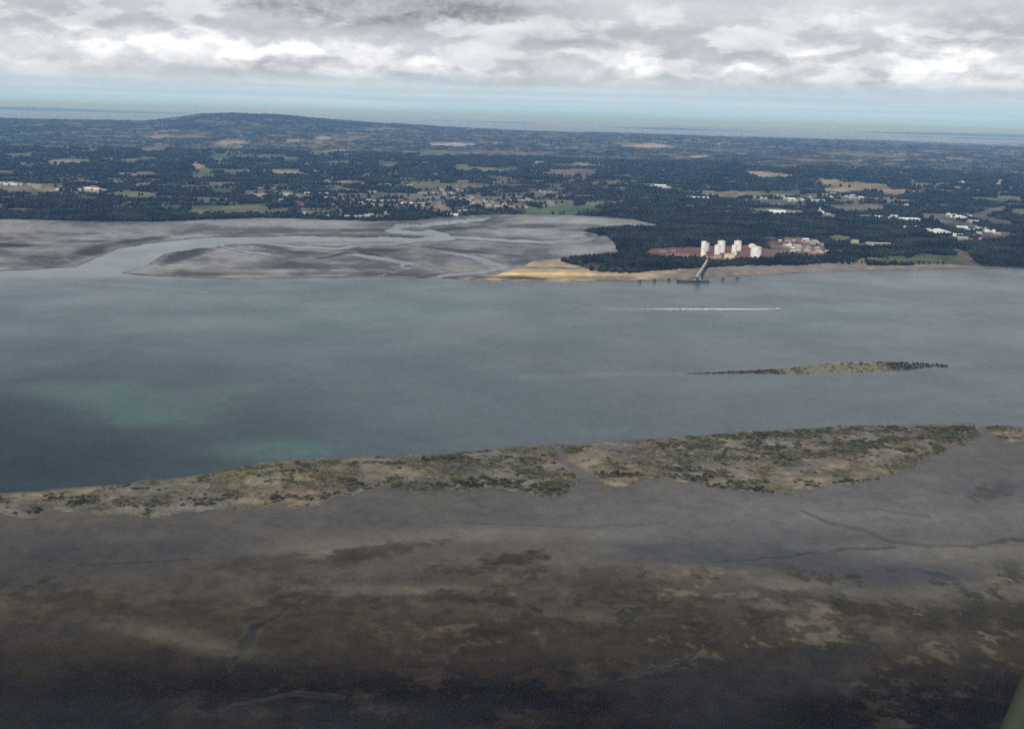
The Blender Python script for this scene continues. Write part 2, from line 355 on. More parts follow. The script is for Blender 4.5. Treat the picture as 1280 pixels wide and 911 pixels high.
# --- wet mudflat in the foreground
def f_mud(x, y, u, v):
    n1 = fbm(x / 170, y / 170, 21, 5); n2 = fbm(x / 45, y / 45, 27, 5, .6); n3 = fbm(x / 12, y / 12, 35, 4, .6); ns = fbm(u / 120, v / 16, 41, 4)
    wob = n1 * 14 + n2 * 6
    sd = sdist(u, v, MUD) + n2 * 1.2
    z = np.where(sd > 0, 0.35 * (1 - np.exp(-np.clip(sd, 0, 99) / 4)), sd * 0.2)
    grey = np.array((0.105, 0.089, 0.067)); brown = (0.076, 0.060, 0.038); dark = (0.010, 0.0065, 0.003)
    c = np.zeros(u.shape + (3,)) + grey
    c = lerp(c, (0.066, 0.057, 0.048), sst(640, 0, u + wob * 4) * sst(600, 700, v + wob))
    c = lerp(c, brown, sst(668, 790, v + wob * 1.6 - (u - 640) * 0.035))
    c = lerp(c, dark, sst(755, 885, v + wob * 1.2 - (u - 640) * 0.02))  # dark mud, with window vignette shade also painted in towards the near edge
    c = lerp(c, (0.135, 0.128, 0.125), blob(u, v, 1060, 650, 330, 45, .0, .6, n1 * .3) * .7)
    wet = 0.84 - 0.80 * sst(670, 850, v + wob - (u - 640) * .03) - .22 * sst(700, 100, u) - .1 * sst(780, 880, v)
    # darker wetter reaches
    for (a, b, w, h, s, k) in [(1040, 610 + 60, 120, 12, .05, .3), (1020, 706, 190, 15, .08, .75), (1150, 722, 90, 14, .12, .6), (1240, 600, 60, 40, 0, .3), (890, 690, 130, 18, .03, .35), (130, 700, 160, 18, -.1, .35),
                               (80, 790, 90, 12, 0, .3), (1040, 830, 60, 40, 0, .5), (860, 860, 120, 40, 0, .4), (620, 650, 240, 10, 0, .18), (330, 900, 400, 30, 0, .4), (960, 740, 40, 18, 0, .4)]:
        kk = blob(u, v, a, b, w, h, s, .6, n1 * .4 + n2 * .25) * k
        c = lerp(c, (0.040, 0.038, 0.038), kk)
    # paler drained sand
    for (a, b, w, h, s, k) in [(560, 668, 190, 9, -.08, .35), (700, 668, 140, 8, 0, .3), (990, 733, 60, 9, .1, .6), (960, 760, 46, 14, -.2, .45), (1200, 690, 110, 14, .0, .4), (840, 716, 90, 8, 0, .3), (430, 690, 90, 5, -.15, .5),
                               (530, 738, 120, 7, .0, .45), (660, 742, 90, 6, 0, .4), (1130, 650, 160, 14, 0, .3), (1230, 740, 80, 12, 0, .25), (230, 800, 90, 12, .2, .3), (1020, 790, 150, 12, 0, .2), (730, 770, 100, 7, 0, .2)]:
        c = lerp(c, (0.24, 0.21, 0.16), blob(u, v, a, b, w, h, s, .7, n1 * .4 + n2 * .5 + n3 * .25) * k)
    # weed beds, brown and olive
    weed = np.zeros(u.shape)
    for (a, b, w, h, s, k) in [(640, 699, 36, 9, -.1, .95), (470, 690, 60, 8, -.12, .7), (330, 704, 60, 8, -.1, .45), (95, 752, 70, 20, .05, .6), (830, 740, 90, 18, .1, .5), (760, 720, 60, 10, 0, .4), (600, 745, 140, 8, -.02, .55),
                               (920, 790, 170, 12, 0, .4), (1080, 762, 44, 9, 0, .8), (1010, 745, 40, 12, 0, .5), (860, 765, 60, 9, 0, .55), (800, 815, 60, 13, 0, .6), (1180, 780, 90, 16, .1, .5), (1255, 765, 50, 14, .1, .6), (380, 770, 90, 30, 0, .5),
                               (520, 800, 160, 30, 0, .5), (250, 770, 70, 20, 0, .3), (940, 770, 40, 10, 0, .5), (1260, 805, 30, 8, 0, .7), (580, 730, 200, 18, 0, .25), (1240, 615, 24, 8, 0, .4)]:
        weed = np.maximum(weed, blob(u, v, a, b, w, h, s, .5, n2 * .55 + n3 * .55) * k)
    spk = sst(.15, .55, n3 + n2 * .5) * sst(600, 740, v) * .35 * sst(-.2, .4, n1)
    weed = np.maximum(weed, spk * sst(1500, 400, v))
    c = lerp(c, (0.046, 0.037, 0.020), weed)
    rust = sst(.25, .6, fbm(x / 90, y / 90, 77, 4)) * weed
    c = lerp(c, (0.066, 0.034, 0.022), rust * .6)
    n4 = fbm(x / 26, y / 30, 421, 5, .62); n5 = fbm(x / 9, y / 11, 423, 4, .65)
    zone = sst(690, 725, v + wob * .5) * sst(850, 790, v + wob) * sst(380, 640, u + n1 * 60)
    wk_ = sst(.12, .45, n4 + n5 * .45 - .05) * zone * .75
    c = lerp(c, (0.040, 0.036, 0.018), wk_); weed = np.maximum(weed, wk_)
    rib = sst(.18, .55, fbm(x / 30, y / 26, 427, 5, .65) + n5 * .3) * sst(-.3, .3, n1 + n4 * .5) * (zone * .8 + .25 * sst(680, 700, v))
    rib = rib * (.5 + .5 * sst(700, 1000, u)) * sst(-.1, .35, n2 + n5 * .5)
    c = lerp(c, (0.25, 0.215, 0.155), np.clip(rib, 0, 1) * .42)
    # creeks: thin dark water lines
    ch = np.full(u.shape, -9.0)
    for pts in [[(1006, 640, .6), (1040, 655, 1.6), (1075, 660, 2.2), (1110, 676, 3), (1150, 680, 2.6), (1220, 682, 2), (1290, 675, 2.5)], [(1030, 638, .5), (1100, 636, 1.0), (1165, 648, 1.2)], [(840, 702, 1), (950, 702, 1.5), (1010, 690, 1.6), (1120, 684, 2)],
                [(912, 770, .3), (905, 780, 1.5), (885, 800, 3.4), (870, 822, 2.4), (820, 838, 1.4), (780, 852, .2)], [(395, 738, 1.5), (350, 765, 2.5), (318, 785, 4), (303, 805, 7), (292, 822, 6), (284, 838, .3)],
                [(1140, 710, 2), (1190, 722, 5), (1208, 742, 4)], [(290, 880, 1), (370, 868, 1.5), (430, 873, 1.5)], [(560, 655, .6), (700, 660, .8), (840, 655, .6)], [(20, 720, 1), (110, 705, 1.5), (240, 700, 1)]]:
        ch = np.maximum(ch, line(u + n2 * 8 + n4 * 4, v + n2 * 3.5 + n1 * 2 + n4 * 2, pts) + n5 * .8)
    cm = sst(-1.8, 2.0, ch) * (.6 + .4 * sst(-.3, .3, n2))
    c = lerp(c, (0.020, 0.020, 0.022), cm * .72)
    bank = sst(1.5, 3.5, ch + 4) * (1 - cm)
    c = lerp(c, (0.13, 0.118, 0.095), bank * .25)
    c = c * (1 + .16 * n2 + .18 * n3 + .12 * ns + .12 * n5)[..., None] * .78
    wet = np.clip(wet - weed * .55 - cm * .15, 0, 1)
    z = z + np.where(sd > 3, n1 * .10 + n2 * .05 + weed * (.25 + .2 * n3) - cm * .15, 0)
    z = np.where(sd > 3, np.maximum(z, 0.05), z)
    return z, sd > -4, c, wet
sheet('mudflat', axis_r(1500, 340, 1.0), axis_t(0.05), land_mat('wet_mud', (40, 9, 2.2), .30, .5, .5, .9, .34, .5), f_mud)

# --- barrier spit and islet
def spit_tint(x, y, u, v, sd, veg):
    n2 = fbm(x / 30, y / 30, 51, 5, .6); n3 = fbm(x / 9, y / 9, 57, 4, .6); n1 = fbm(x / 110, y / 110, 61, 4)
    c = np.zeros(u.shape + (3,)) + np.array((0.165, 0.146, 0.124))
    c = lerp(c, (0.27, 0.22, 0.13), sst(.0, .6, n1 + n2 * .4 + .5 * sst(440, 300, u) * sst(100, 250, u)) * .8)
    c = lerp(c, (0.17, 0.165, 0.16), sst(.1, .6, -n1 + n2 * .5) * .7)
    c = lerp(c, (0.082, 0.080, 0.036), sst(-.25, .35, n2 + n3 * .5) * .75)
    c = lerp(c, (0.16, 0.10, 0.075), sst(.2, .6, fbm(x / 60, y / 60, 91, 3)) * .4)
    c = lerp(c, (0.045, 0.040, 0.020), veg)
    c = lerp(c, (0.11, 0.10, 0.085), sst(4.5, 0.2, sd) * .75)
    c = lerp(c, (0.10, 0.095, 0.085), sst(.05, .5, fbm(x / 55, y / 30, 441, 5, .6)) * .7)
    n4 = fbm(x / 5, y / 5, 431, 3, .6)
    c = lerp(c, (.055, .048, .028), sst(.08, .45, n4 + n2 * .6) * .8)
    c = lerp(c, (.30, .25, .19), sst(.3, .6, n4 - n2 * .3) * .5)
    return c * (1 + .28 * n3)[..., None]
def spit_veg(x, y, u, v, sd):
    n2 = fbm(x / 26, y / 18, 71, 5, .62); n1 = fbm(x / 90, y / 60, 73, 3)
    lo = np.maximum.reduce([blob(u, v, *q) for q in
         [(1150, 590, 30, 9, -.55, .6), (1060, 606, 60, 5, -.08, .6), (880, 604, 30, 6, .3, .6), (1080, 560, 60, 9, -.1, .6), (950, 570, 40, 8, 0, .6), (1000, 573, 50, 7, 0, .6), (1200, 545, 40, 9, -.2, .6),
          (850, 558, 40, 7, 0, .6), (720, 562, 22, 6, 0, .6), (500, 612, 12, 5, 0, .5), (560, 610, 90, 5, -.02, .6), (440, 607, 18, 8, 0, .5), (360, 605, 10, 12, 0, .5), (345, 624, 10, 6, 0, .5), (180, 628, 90, 10, 0, .6),
          (240, 600, 30, 5, 0, .6), (40, 625, 50, 7, 0, .6), (640, 592, 40, 12, 0, .6), (800, 596, 90, 4, 0, .6), (400, 622, 30, 4, -.1, .6), (560, 565, 60, 3, -.02, .6), (1150, 537, 120, 5, 0, .6), (950, 545, 100, 4, -.05, .6),
          (690, 612, 30, 7, 0, .6), (590, 575, 60, 5, 0, .6), (860, 588, 60, 5, .1, .6), (1262, 548, 22, 6, 0, .6), (420, 580, 40, 4, 0, .6)]])
    n3 = fbm(x / 8, y / 8, 79, 3, .7)
    return sst(.05, .5, n2 * 1.1 + n3 * .35 + n1 * .4 + lo * .75 - .25) * sst(0, 2, sd) * .8
def f_spit(x, y, u, v):
    n = fbm(x / 40, y / 40, 63, 5, .6)
    sd = np.maximum(sdist(u, v, SPIT), sdist(u, v, SPIT2)) + n * 3.2 * sst(.3, 1, (v - (620 - u * .068)) / 20) + n * 1.6
    cut = np.maximum.reduce([line(u, v, [(690, 556, 4), (700, 566, 6), (706, 578, 5), (722, 590, 8), (742, 600, 7)]), line(u, v, [(715, 560, 1), (704, 575, 3)]), line(u, v, [(760, 597, .5), (800, 592, 1), (850, 588, 1)]), line(u, v, [(357, 600, 1), (353, 618, 1.2), (357, 636, 2)])])
    sd = np.minimum(sd, 2.5 - cut - n)
    veg = spit_veg(x, y, u, v, sd)
    z = np.where(sd > 0, .4 + 1.3 * (1 - np.exp(-np.clip(sd, 0, 99) / 5)) + .8 * np.clip(n, 0, 1), .4 + sd * .5)
    return z, sd > -2.2, spit_tint(x, y, u, v, sd, veg * .7), 0.12 * np.ones(u.shape)
m_spit = land_mat('dune_sand_and_grass', (14, 3), .3, .8, .6, .95, .4, .3)
sheet('sand_spit', axis_r(530, 330, .7), axis_t(0.045, 31, (36, 45)), m_spit, f_spit)
def f_islet(x, y, u, v):
    n = fbm(x / 30, y / 60, 83, 4, .6)
    sd = sdist(u, v, ISLET, 1.6) + n * .7
    z = np.where(sd > 0, 2.2 * (1 - np.exp(-np.clip(sd, 0, 99) / 5)), sd * .5)
    c = np.zeros(u.shape + (3,)) + np.array((0.13, 0.12, 0.10))
    n2 = fbm(x / 24, y / 60, 85, 4, .6)
    mid = blob(u, v, 1040, 460, 90, 9, 0, .5, n2 * .4)
    c = lerp(c, (0.19, 0.175, 0.105), mid * .8)
    dark = np.clip(1 - mid + n2 * .5, 0, 1)
    c = lerp(c, (0.030, 0.025, 0.020), dark * .85)
    c = lerp(c, (0.32, 0.27, 0.19), blob(u, v, 1055, 453.5, 90, 2, 0, .5) * .7)
    return z, sd > -2, c, .3 * np.ones(u.shape)
sheet('islet', axis_r(330, 280, .35), np.radians(np.arange(7.5, 24, .03)), land_mat('islet_ground', (12, 3), .3, .6, .6), f_islet)

# --- tidal flats beyond the channel
def f_flats(x, y, u, v):
    n1 = fbm(u / 60, v / 9, 101, 5, .55); n2 = fbm(u / 22, v / 4, 107, 4, .6); n3 = fbm(x / 60, y / 120, 111, 4, .6); na = fbm(u / 150, v / 14, 131, 4)
    sd = sdist(u + n2 * 2, v + n2 * .6, FLATS, 1.6) + n3 * .5
    chs = [[(225, 309, 5), (300, 300.5, 3.8), (400, 299, 3), (470, 299, 2.6), (520, 300, 2.2), (560, 297, 2.5), (545, 292, 3), (505, 290, 2.6), (482, 288, 2.6), (500, 284, 2.4), (540, 280, 2.2), (590, 275, 1.6), (620, 272.5, 1)],
           [(330, 303, 1.2), (370, 309, 1.5), (420, 311, 1.2), (470, 306, 1), (520, 302, 1)],
           [(560, 296.5, 1.2), (620, 300, 1.5), (690, 303, 2), (735, 300, 2.4), (752, 292, 1)],
           [(425, 318, .2), (450, 319, 1.6), (480, 324, 2.6), (515, 330, 2.0), (500, 336, .8), (470, 347, .6)], [(540, 313, .2), (575, 318, 1.6), (610, 327, 3.0), (632, 334, 1.8), (600, 341, 2.0), (560, 344, 1.0), (530, 349, 1.2)],
           [(280, 308, 1), (310, 315, 1.2), (340, 319, 1)]]
    ch = np.full(u.shape, -99.0)
    for p in chs: ch = np.maximum(ch, line(u + n2 * 9, v + n2 * 1.0 + n3 * .8, p, 1.0) + n3 * .5)
    sdw = np.minimum(sd, -ch * 1.4)
    z = np.where(sdw > 0, .9 * (1 - np.exp(-np.clip(sdw, 0, 99) / 4)) + .15 * np.clip(n1, 0, 1), sdw * .5)
    c = np.zeros(u.shape + (3,)) + np.array((0.176, 0.173, 0.173))
    c = lerp(c, (0.26, 0.255, 0.26), sst(0, .6, n1) * .8)
    c = lerp(c, (0.24, 0.215, 0.175), sst(0, .6, na) * .55)
    c = lerp(c, (0.065, 0.062, 0.060), sst(.0, .5, -n1 + n2 * .6 - .05) * .75)
    drk = np.zeros(u.shape)
    for (a, b, w, h, s, k) in [(15, 307, 34, 2.6, 0, 1.), (115, 302, 28, 1.8, 0, .8), (110, 316, 30, 6, -.25, .85), (60, 324, 50, 6, -.1, .35), (170, 301, 50, 2.4, -.12, .8), (228, 320, 34, 8, -.3, .85), (255, 326, 26, 5, 0, .4),
                               (330, 308, 34, 3, .2, .75), (370, 316, 60, 3, .05, .55), (440, 288, 60, 2, 0, .5), (500, 297, 60, 1.8, .03, .8), (400, 294, 70, 1.8, 0, .55), (470, 313, 36, 3, 0, .75), (422, 319, 20, 2.4, -.2, .85), (460, 318, 14, 4, .2, .85),
                               (560, 287, 40, 2.2, -.06, .8), (590, 293, 30, 3, -.05, .6), (360, 333, 70, 5, 0, .5), (420, 342, 60, 2.6, 0, .6), (580, 314, 60, 1.3, .1, .8), (620, 275, 40, 2.2, 0, .6), (665, 283, 34, 2.8, 0, .75), (700, 302, 60, 4, .03, .4), (655, 330, 16, 4, 0, .6),
                               (510, 344, 80, 2, 0, .5), (640, 305, 60, 5, 0, .35), (545, 347, 30, 1.2, 0, .8), (270, 344, 60, 3, 0, .25), (740, 288, 30, 1.5, 0, .6), (735, 294, 6, 1.5, 0, .8), (310, 292, 60, 1.4, 0, .4), (60, 292, 80, 1.5, 0, .25), (10, 331, 30, 4, 0, .5)]:
        drk = np.maximum(drk, blob(u, v, a, b, w, h, s, .5, n2 * .4) * k)
    c = lerp(c, (0.040, 0.040, 0.036), drk)
    bk = sst(-.2, .8, sdw) * sst(3.4, 1.2, sdw + n2 * .8) * sst(-.5, .2, n1 + n2 * .5)
    c = lerp(c, (.050, .048, .045), bk * .8)
    # olive and tan salt meadow rim
    rim = sst(6, 1, sdist(u, v, FLATS, 1.6)) * sst(336, 343, v) * sst(150, 210, u)
    c = lerp(c, (0.20, 0.17, 0.11), rim * .6 * sst(-.4, .4, n2))
    c = lerp(c, (0.30, 0.25, 0.17), blob(u, v, 300, 346, 30, 1.6, 0, .5, n2 * .3) * .8)
    for (a, b, w, h, s, k) in [(720, 276, 90, 3.5, .02, .7), (640, 290, 60, 3, 0, .5), (720, 308, 40, 9, .3, .5), (160, 288, 60, 6, 0, .3), (30, 284, 60, 4, 0, .25), (760, 280, 60, 2.4, .05, .6), (350, 281, 70, 4, 0, .4), (590, 335, 60, 7, 0, .4), (400, 304, 100, 3, 0, .3)]:
        c = lerp(c, (0.30, 0.30, 0.30), blob(u, v, a, b, w, h, s, .6, n2 * .4) * k)
    wet = np.clip(.55 + n1 * .3 - drk * .5, 0, 1)
    wet = np.where(rim > .1, .2, wet)
    c = c * (1 + .16 * n2 + .14 * fbm(u / 9, v / 1.8, 119, 3, .6))[..., None]
    return z, sd > -3, c, wet
sheet('tidal_flats', axis_r(245, 95, .4), axis_t(0.05, 29, (34, 42)), land_mat('tidal_flat_mud', (50, 12), .18, .4, .5, .9, .35, .5), f_flats)

# --- beach
def f_beach(x, y, u, v):
    n2 = fbm(u / 26, v / 3, 141, 4, .6); n3 = fbm(x / 25, y / 50, 143, 4, .6)
    sd = sdist(u, v, BEACH, 1.5) + n3 * .5
    z = np.where(sd > 0, 3.0 * (1 - np.exp(-np.clip(sd, 0, 99) / 8)), sd * .5)
    c = np.zeros(u.shape + (3,)) + np.array((0.215, 0.185, 0.16))
    gold = sst(560, 600, u) * sst(880, 780, u)
    c = lerp(c, (0.42, 0.33, 0.185), gold * sst(-.5, .5, n2 + sst(350, 341, v) * .4) * .9)
    c = lerp(c, (0.60, 0.44, 0.22), blob(u, v, 690, 343.5, 70, 2.2, .01, .5, n2 * .3) + blob(u, v, 632, 343, 20, 1.6, 0, .5, n2 * .3))
    c = lerp(c, (0.30, 0.235, 0.185), blob(u, v, 690, 330, 45, 6, 0, .6, n2 * .4) * .8)
    c = lerp(c, (0.075, 0.07, 0.06), blob(u, v, 640, 348, 70, 1.4, .02, .5, n2 * .4) * .8 + blob(u, v, 690, 336.3, 40, 1.0, .02, .5, n2 * .4) * .8)
    c = lerp(c, (0.09, 0.075, 0.065), sst(3.0, .5, sd) * .55)
    return z, sd > -2.5, c * (1 + .25 * n3 + .15 * n2)[..., None], .15 * np.ones(u.shape)
sheet('beach', axis_r(220, 155, .35), np.radians(np.arange(-4.5, 40, .045)), land_mat('beach_sand', (16, 4), .2, .5, .5), f_beach)

# --- mainland: forest floor, farmland, hills
RIDGE = [(-1500, 112), (-400, 112), (0, 108), (100, 118), (180, 122), (225, 205), (250, 262), (290, 298), (345, 292), (400, 256), (470, 208), (560, 160), (640, 131), (800, 108), (1000, 92), (1150, 78), (1280, 66), (3000, 60)]
def land_h(x, y):
    r = np.hypot(x, y); u, _ = project(x, y, 100.0)
    u = np.where(y < 1, np.sign(x) * 3000, u)
    R = np.interp(u, [p[0] for p in RIDGE], [p[1] for p in RIDGE])
    n = fbm(x / 2600, y / 2600, 151, 5, .5)
    amp = sst(5500, 14000, r)
    h = 5 + 16 * sst(4500, 10000, r) + n * 14 * amp
    h = h + R * .93 * np.exp(-((r - 20500) / np.where(r < 20500, 5200, 3800)) ** 2) * (1 + .05 * fbm(x / 700, y / 700, 153, 3))
    far = 0 * np.exp(-((r - 46000) / 7000) ** 2) * (150 + 130 * fbm(x / 9000, y / 9000, 157, 3)) + np.exp(-((r - 66000) / 9000) ** 2) * (210 + 120 * fbm(x / 14000, y / 14000, 159, 3))
    h = h + np.clip(far, 0, 370)
    return h
TAN, OLIVE, GREEN, RED, PALE, CLEAR = (.30, .235, .16), (.13, .135, .075), (.075, .115, .05), (.27, .105, .065), (.42, .40, .38), (.16, .135, .11)
# fields seen in the photograph: u, v, half width, half height, slope, colour
FIELDS = [(87, 202, 23, 3.6, .0, TAN), (137, 200, 9, 3, 0, CLEAR), (175, 201, 24, 3.6, 0, OLIVE), (155, 218, 10, 2.4, 0, TAN), (182, 217, 12, 3, 0, CLEAR), (181, 232, 10, 2.4, 0, TAN), (45, 235, 44, 7, .02, OLIVE), (45, 233, 8, 4, .3, TAN), (62, 237, 9, 3.6, 0, TAN),
          (118, 238, 22, 5, 0, TAN), (15, 236, 20, 4, .05, CLEAR), (165, 242, 30, 4, 0, OLIVE), (205, 171, 20, 2, 0, TAN), (112, 189, 12, 2.4, 0, OLIVE), (188, 187, 14, 2.4, 0, CLEAR), (22, 194, 22, 2.4, 0, OLIVE), (36, 208, 12, 2.4, 0, OLIVE), (5, 216, 10, 3, 0, OLIVE),
          (237, 171, 25, 2.2, 0, CLEAR), (292, 178.5, 18, 2.8, 0, TAN), (370, 176.5, 13, 2, 0, TAN), (405, 173.5, 10, 2.2, 0, TAN), (432, 175.5, 14, 1.8, .0, CLEAR), (402, 191.5, 16, 2.4, -.05, OLIVE), (420, 189, 12, 2, 0, TAN), (275, 197, 14, 4.5, 0, GREEN), (247, 208, 8, 3, .1, TAN),
          (258, 213, 8, 3, .2, OLIVE), (253, 219, 18, 4, 0, OLIVE), (305, 196, 11, 2.4, 0, OLIVE), (338, 196, 22, 2.4, .05, OLIVE), (350, 215, 26, 2, .06, TAN), (325, 206, 16, 2.4, 0, OLIVE), (295, 214, 30, 4, 0, OLIVE), (410, 228.5, 16, 1.8, 0, PALE), (432, 228.5, 10, 1.8, 0, TAN),
          (326, 243.5, 15, 2.4, 0, TAN), (378, 246, 10, 2.2, 0, CLEAR), (358, 243, 9, 2, 0, PALE), (250, 265, 12, 4, 0, CLEAR), (420, 205, 26, 2.8, 0, OLIVE), (300, 264, 60, 5, 0, OLIVE), (395, 266, 26, 3, 0, OLIVE), (30, 263, 30, 2.4, -.03, (.12, .09, .075)),
          (567, 181, 28, 2.4, .02, (.36, .36, .38)), (548, 193, 34, 3.4, .0, OLIVE), (600, 191, 40, 2.4, 0, CLEAR), (485, 206, 14, 4, 0, OLIVE), (478, 209, 6, 2, 0, TAN), (600, 211, 44, 3, .02, OLIVE), (620, 214, 16, 3, 0, (.17, .16, .10)), (446, 229, 12, 2, 0, CLEAR),
          (548, 246.5, 16, 2, 0, (.20, .19, .17)), (625, 247, 34, 1.4, 0, CLEAR), (648, 192, 16, 2.2, 0, CLEAR), (545, 232, 60, 4, 0, OLIVE), (450, 172, 12, 1.8, 0, CLEAR), (552, 259, 14, 4, .4, (.2, .16, .12)),
          (812, 183, 34, 2.6, .035, (.36, .30, .22)), (780, 180, 14, 1.6, .03, CLEAR), (675, 192, 22, 1.8, -.02, CLEAR), (672, 203.5, 7, 1.8, 0, TAN), (725, 207.5, 30, 3, -.03, GREEN), (730, 205.6, 10, 1.3, 0, (.24, .23, .08)), (676, 181.5, 8, 1.6, 0, CLEAR), (715, 217, 26, 5, 0, CLEAR),
          (778, 221, 15, 1.8, .06, (.2, .18, .12)), (700, 263, 50, 5, 0, GREEN), (810, 231, 20, 2, .03, OLIVE), (826, 233, 12, 1.6, .1, PALE), (740, 256, 8, 3, 0, OLIVE), (682, 240.5, 24, 1.8, 0, CLEAR), (688, 253, 6, 3.2, .3, (.22, .18, .15)), (650, 246, 12, 1.4, 0, CLEAR), (850, 197, 14, 2.6, .1, CLEAR),
          (872, 196, 16, 2, .02, TAN), (905, 188.5, 22, 1.6, .02, OLIVE), (958, 219, 32, 4, .06, TAN), (970, 207.6, 40, 1.6, .02, OLIVE), (953, 207.6, 6, 1.6, .02, CLEAR), (928, 242.5, 40, 3.6, .0, (.24, .20, .16)), (960, 244, 50, 3, .03, OLIVE), (1050, 192.5, 24, 2.2, .04, OLIVE), (1035, 202, 40, 1.8, .03, OLIVE),
          (1000, 200, 18, 1.4, 0, CLEAR), (1060, 231, 34, 4, .12, TAN), (1055, 237, 26, 3.6, 0, TAN), (1115, 238.6, 35, 2.6, .06, (.33, .24, .17)), (1178, 239.5, 14, 2, .02, (.28, .21, .15)), (1088, 233, 30, 4, .1, (.22, .18, .12)), (1030, 243, 8, 1.4, 0, TAN), (1090, 194.5, 40, 2.2, .05, CLEAR),
          (1150, 230, 12, 2.2, 0, OLIVE), (1180, 230, 12, 2.2, 0, OLIVE), (1210, 229, 16, 2.2, 0, CLEAR), (1085, 260, 22, 4.5, .03, CLEAR), (1065, 249, 10, 3, 0, OLIVE), (1070, 262, 14, 4, 0, OLIVE), (1060, 260, 20, 5, 0, CLEAR), (1195, 199, 20, 2, .03, CLEAR), (1160, 189.6, 16, 1.2, 0, CLEAR), (1250, 228.5, 6, 2.6, -.4, TAN),
          (1240, 264, 22, 4, -.3, CLEAR), (1275, 264, 14, 3.5, 0, OLIVE), (1240, 277, 26, 5, .2, (.15, .13, .13)), (1205, 300, 22, 3, .1, CLEAR), (1245, 294, 24, 5, 0, (.17, .14, .12)), (1196, 280, 34, 6, .15, (.10, .10, .085)), (1170, 270, 20, 3, 0, (.15, .12, .11)), (1130, 274, 60, 2.6, .07, (.2, .2, .19)),
          (950, 261.5, 22, 2.0, 0, OLIVE), (970, 265, 34, 3.0, .02, (.19, .17, .12)), (1035, 271, 16, 4, .1, CLEAR), (900, 265, 22, 2, .02, CLEAR), (985, 252, 30, 3, 0, OLIVE), (1275, 268, 14, 2.4, 0, OLIVE),
          (1150, 325, 66, 6.2, .0, (.085, .10, .055)), (1170, 329, 46, 3.4, .02, (.07, .078, .045)), (1085, 325, 12, 3, 0, (.22, .20, .07)), (1060, 328, 34, 2.2, .06, (.23, .19, .15)), (1206, 320, 14, 6, .5, (.12, .095, .07)), (1050, 299, 14, 4, 0, OLIVE), (1085, 306, 22, 3.6, 0, (.15, .13, .12)),
          (1010, 248, 22, 2.5, 0, OLIVE), (1250, 250, 30, 3, 0, OLIVE), (1140, 300, 30, 3, 0, (.03, .05, .02)), (745, 333, 16, 4, 0, (.07, .055, .04))]
YARD = [(806, 316), (815, 311), (840, 309), (880, 308.5), (935, 306), (950, 309), (965, 312), (990, 311), (1020, 311), (1036, 316), (1032, 321), (1018, 323.5), (992, 320), (972, 319), (968, 324), (935, 325.5), (905, 327), (892, 327.3), (880, 324.5), (842, 323.5), (820, 321), (806, 319)]
VILL = [(948, 297), (975, 295.5), (1000, 296), (1018, 300), (1030, 308), (1036, 314), (1020, 319), (985, 318), (962, 313), (958, 306)]
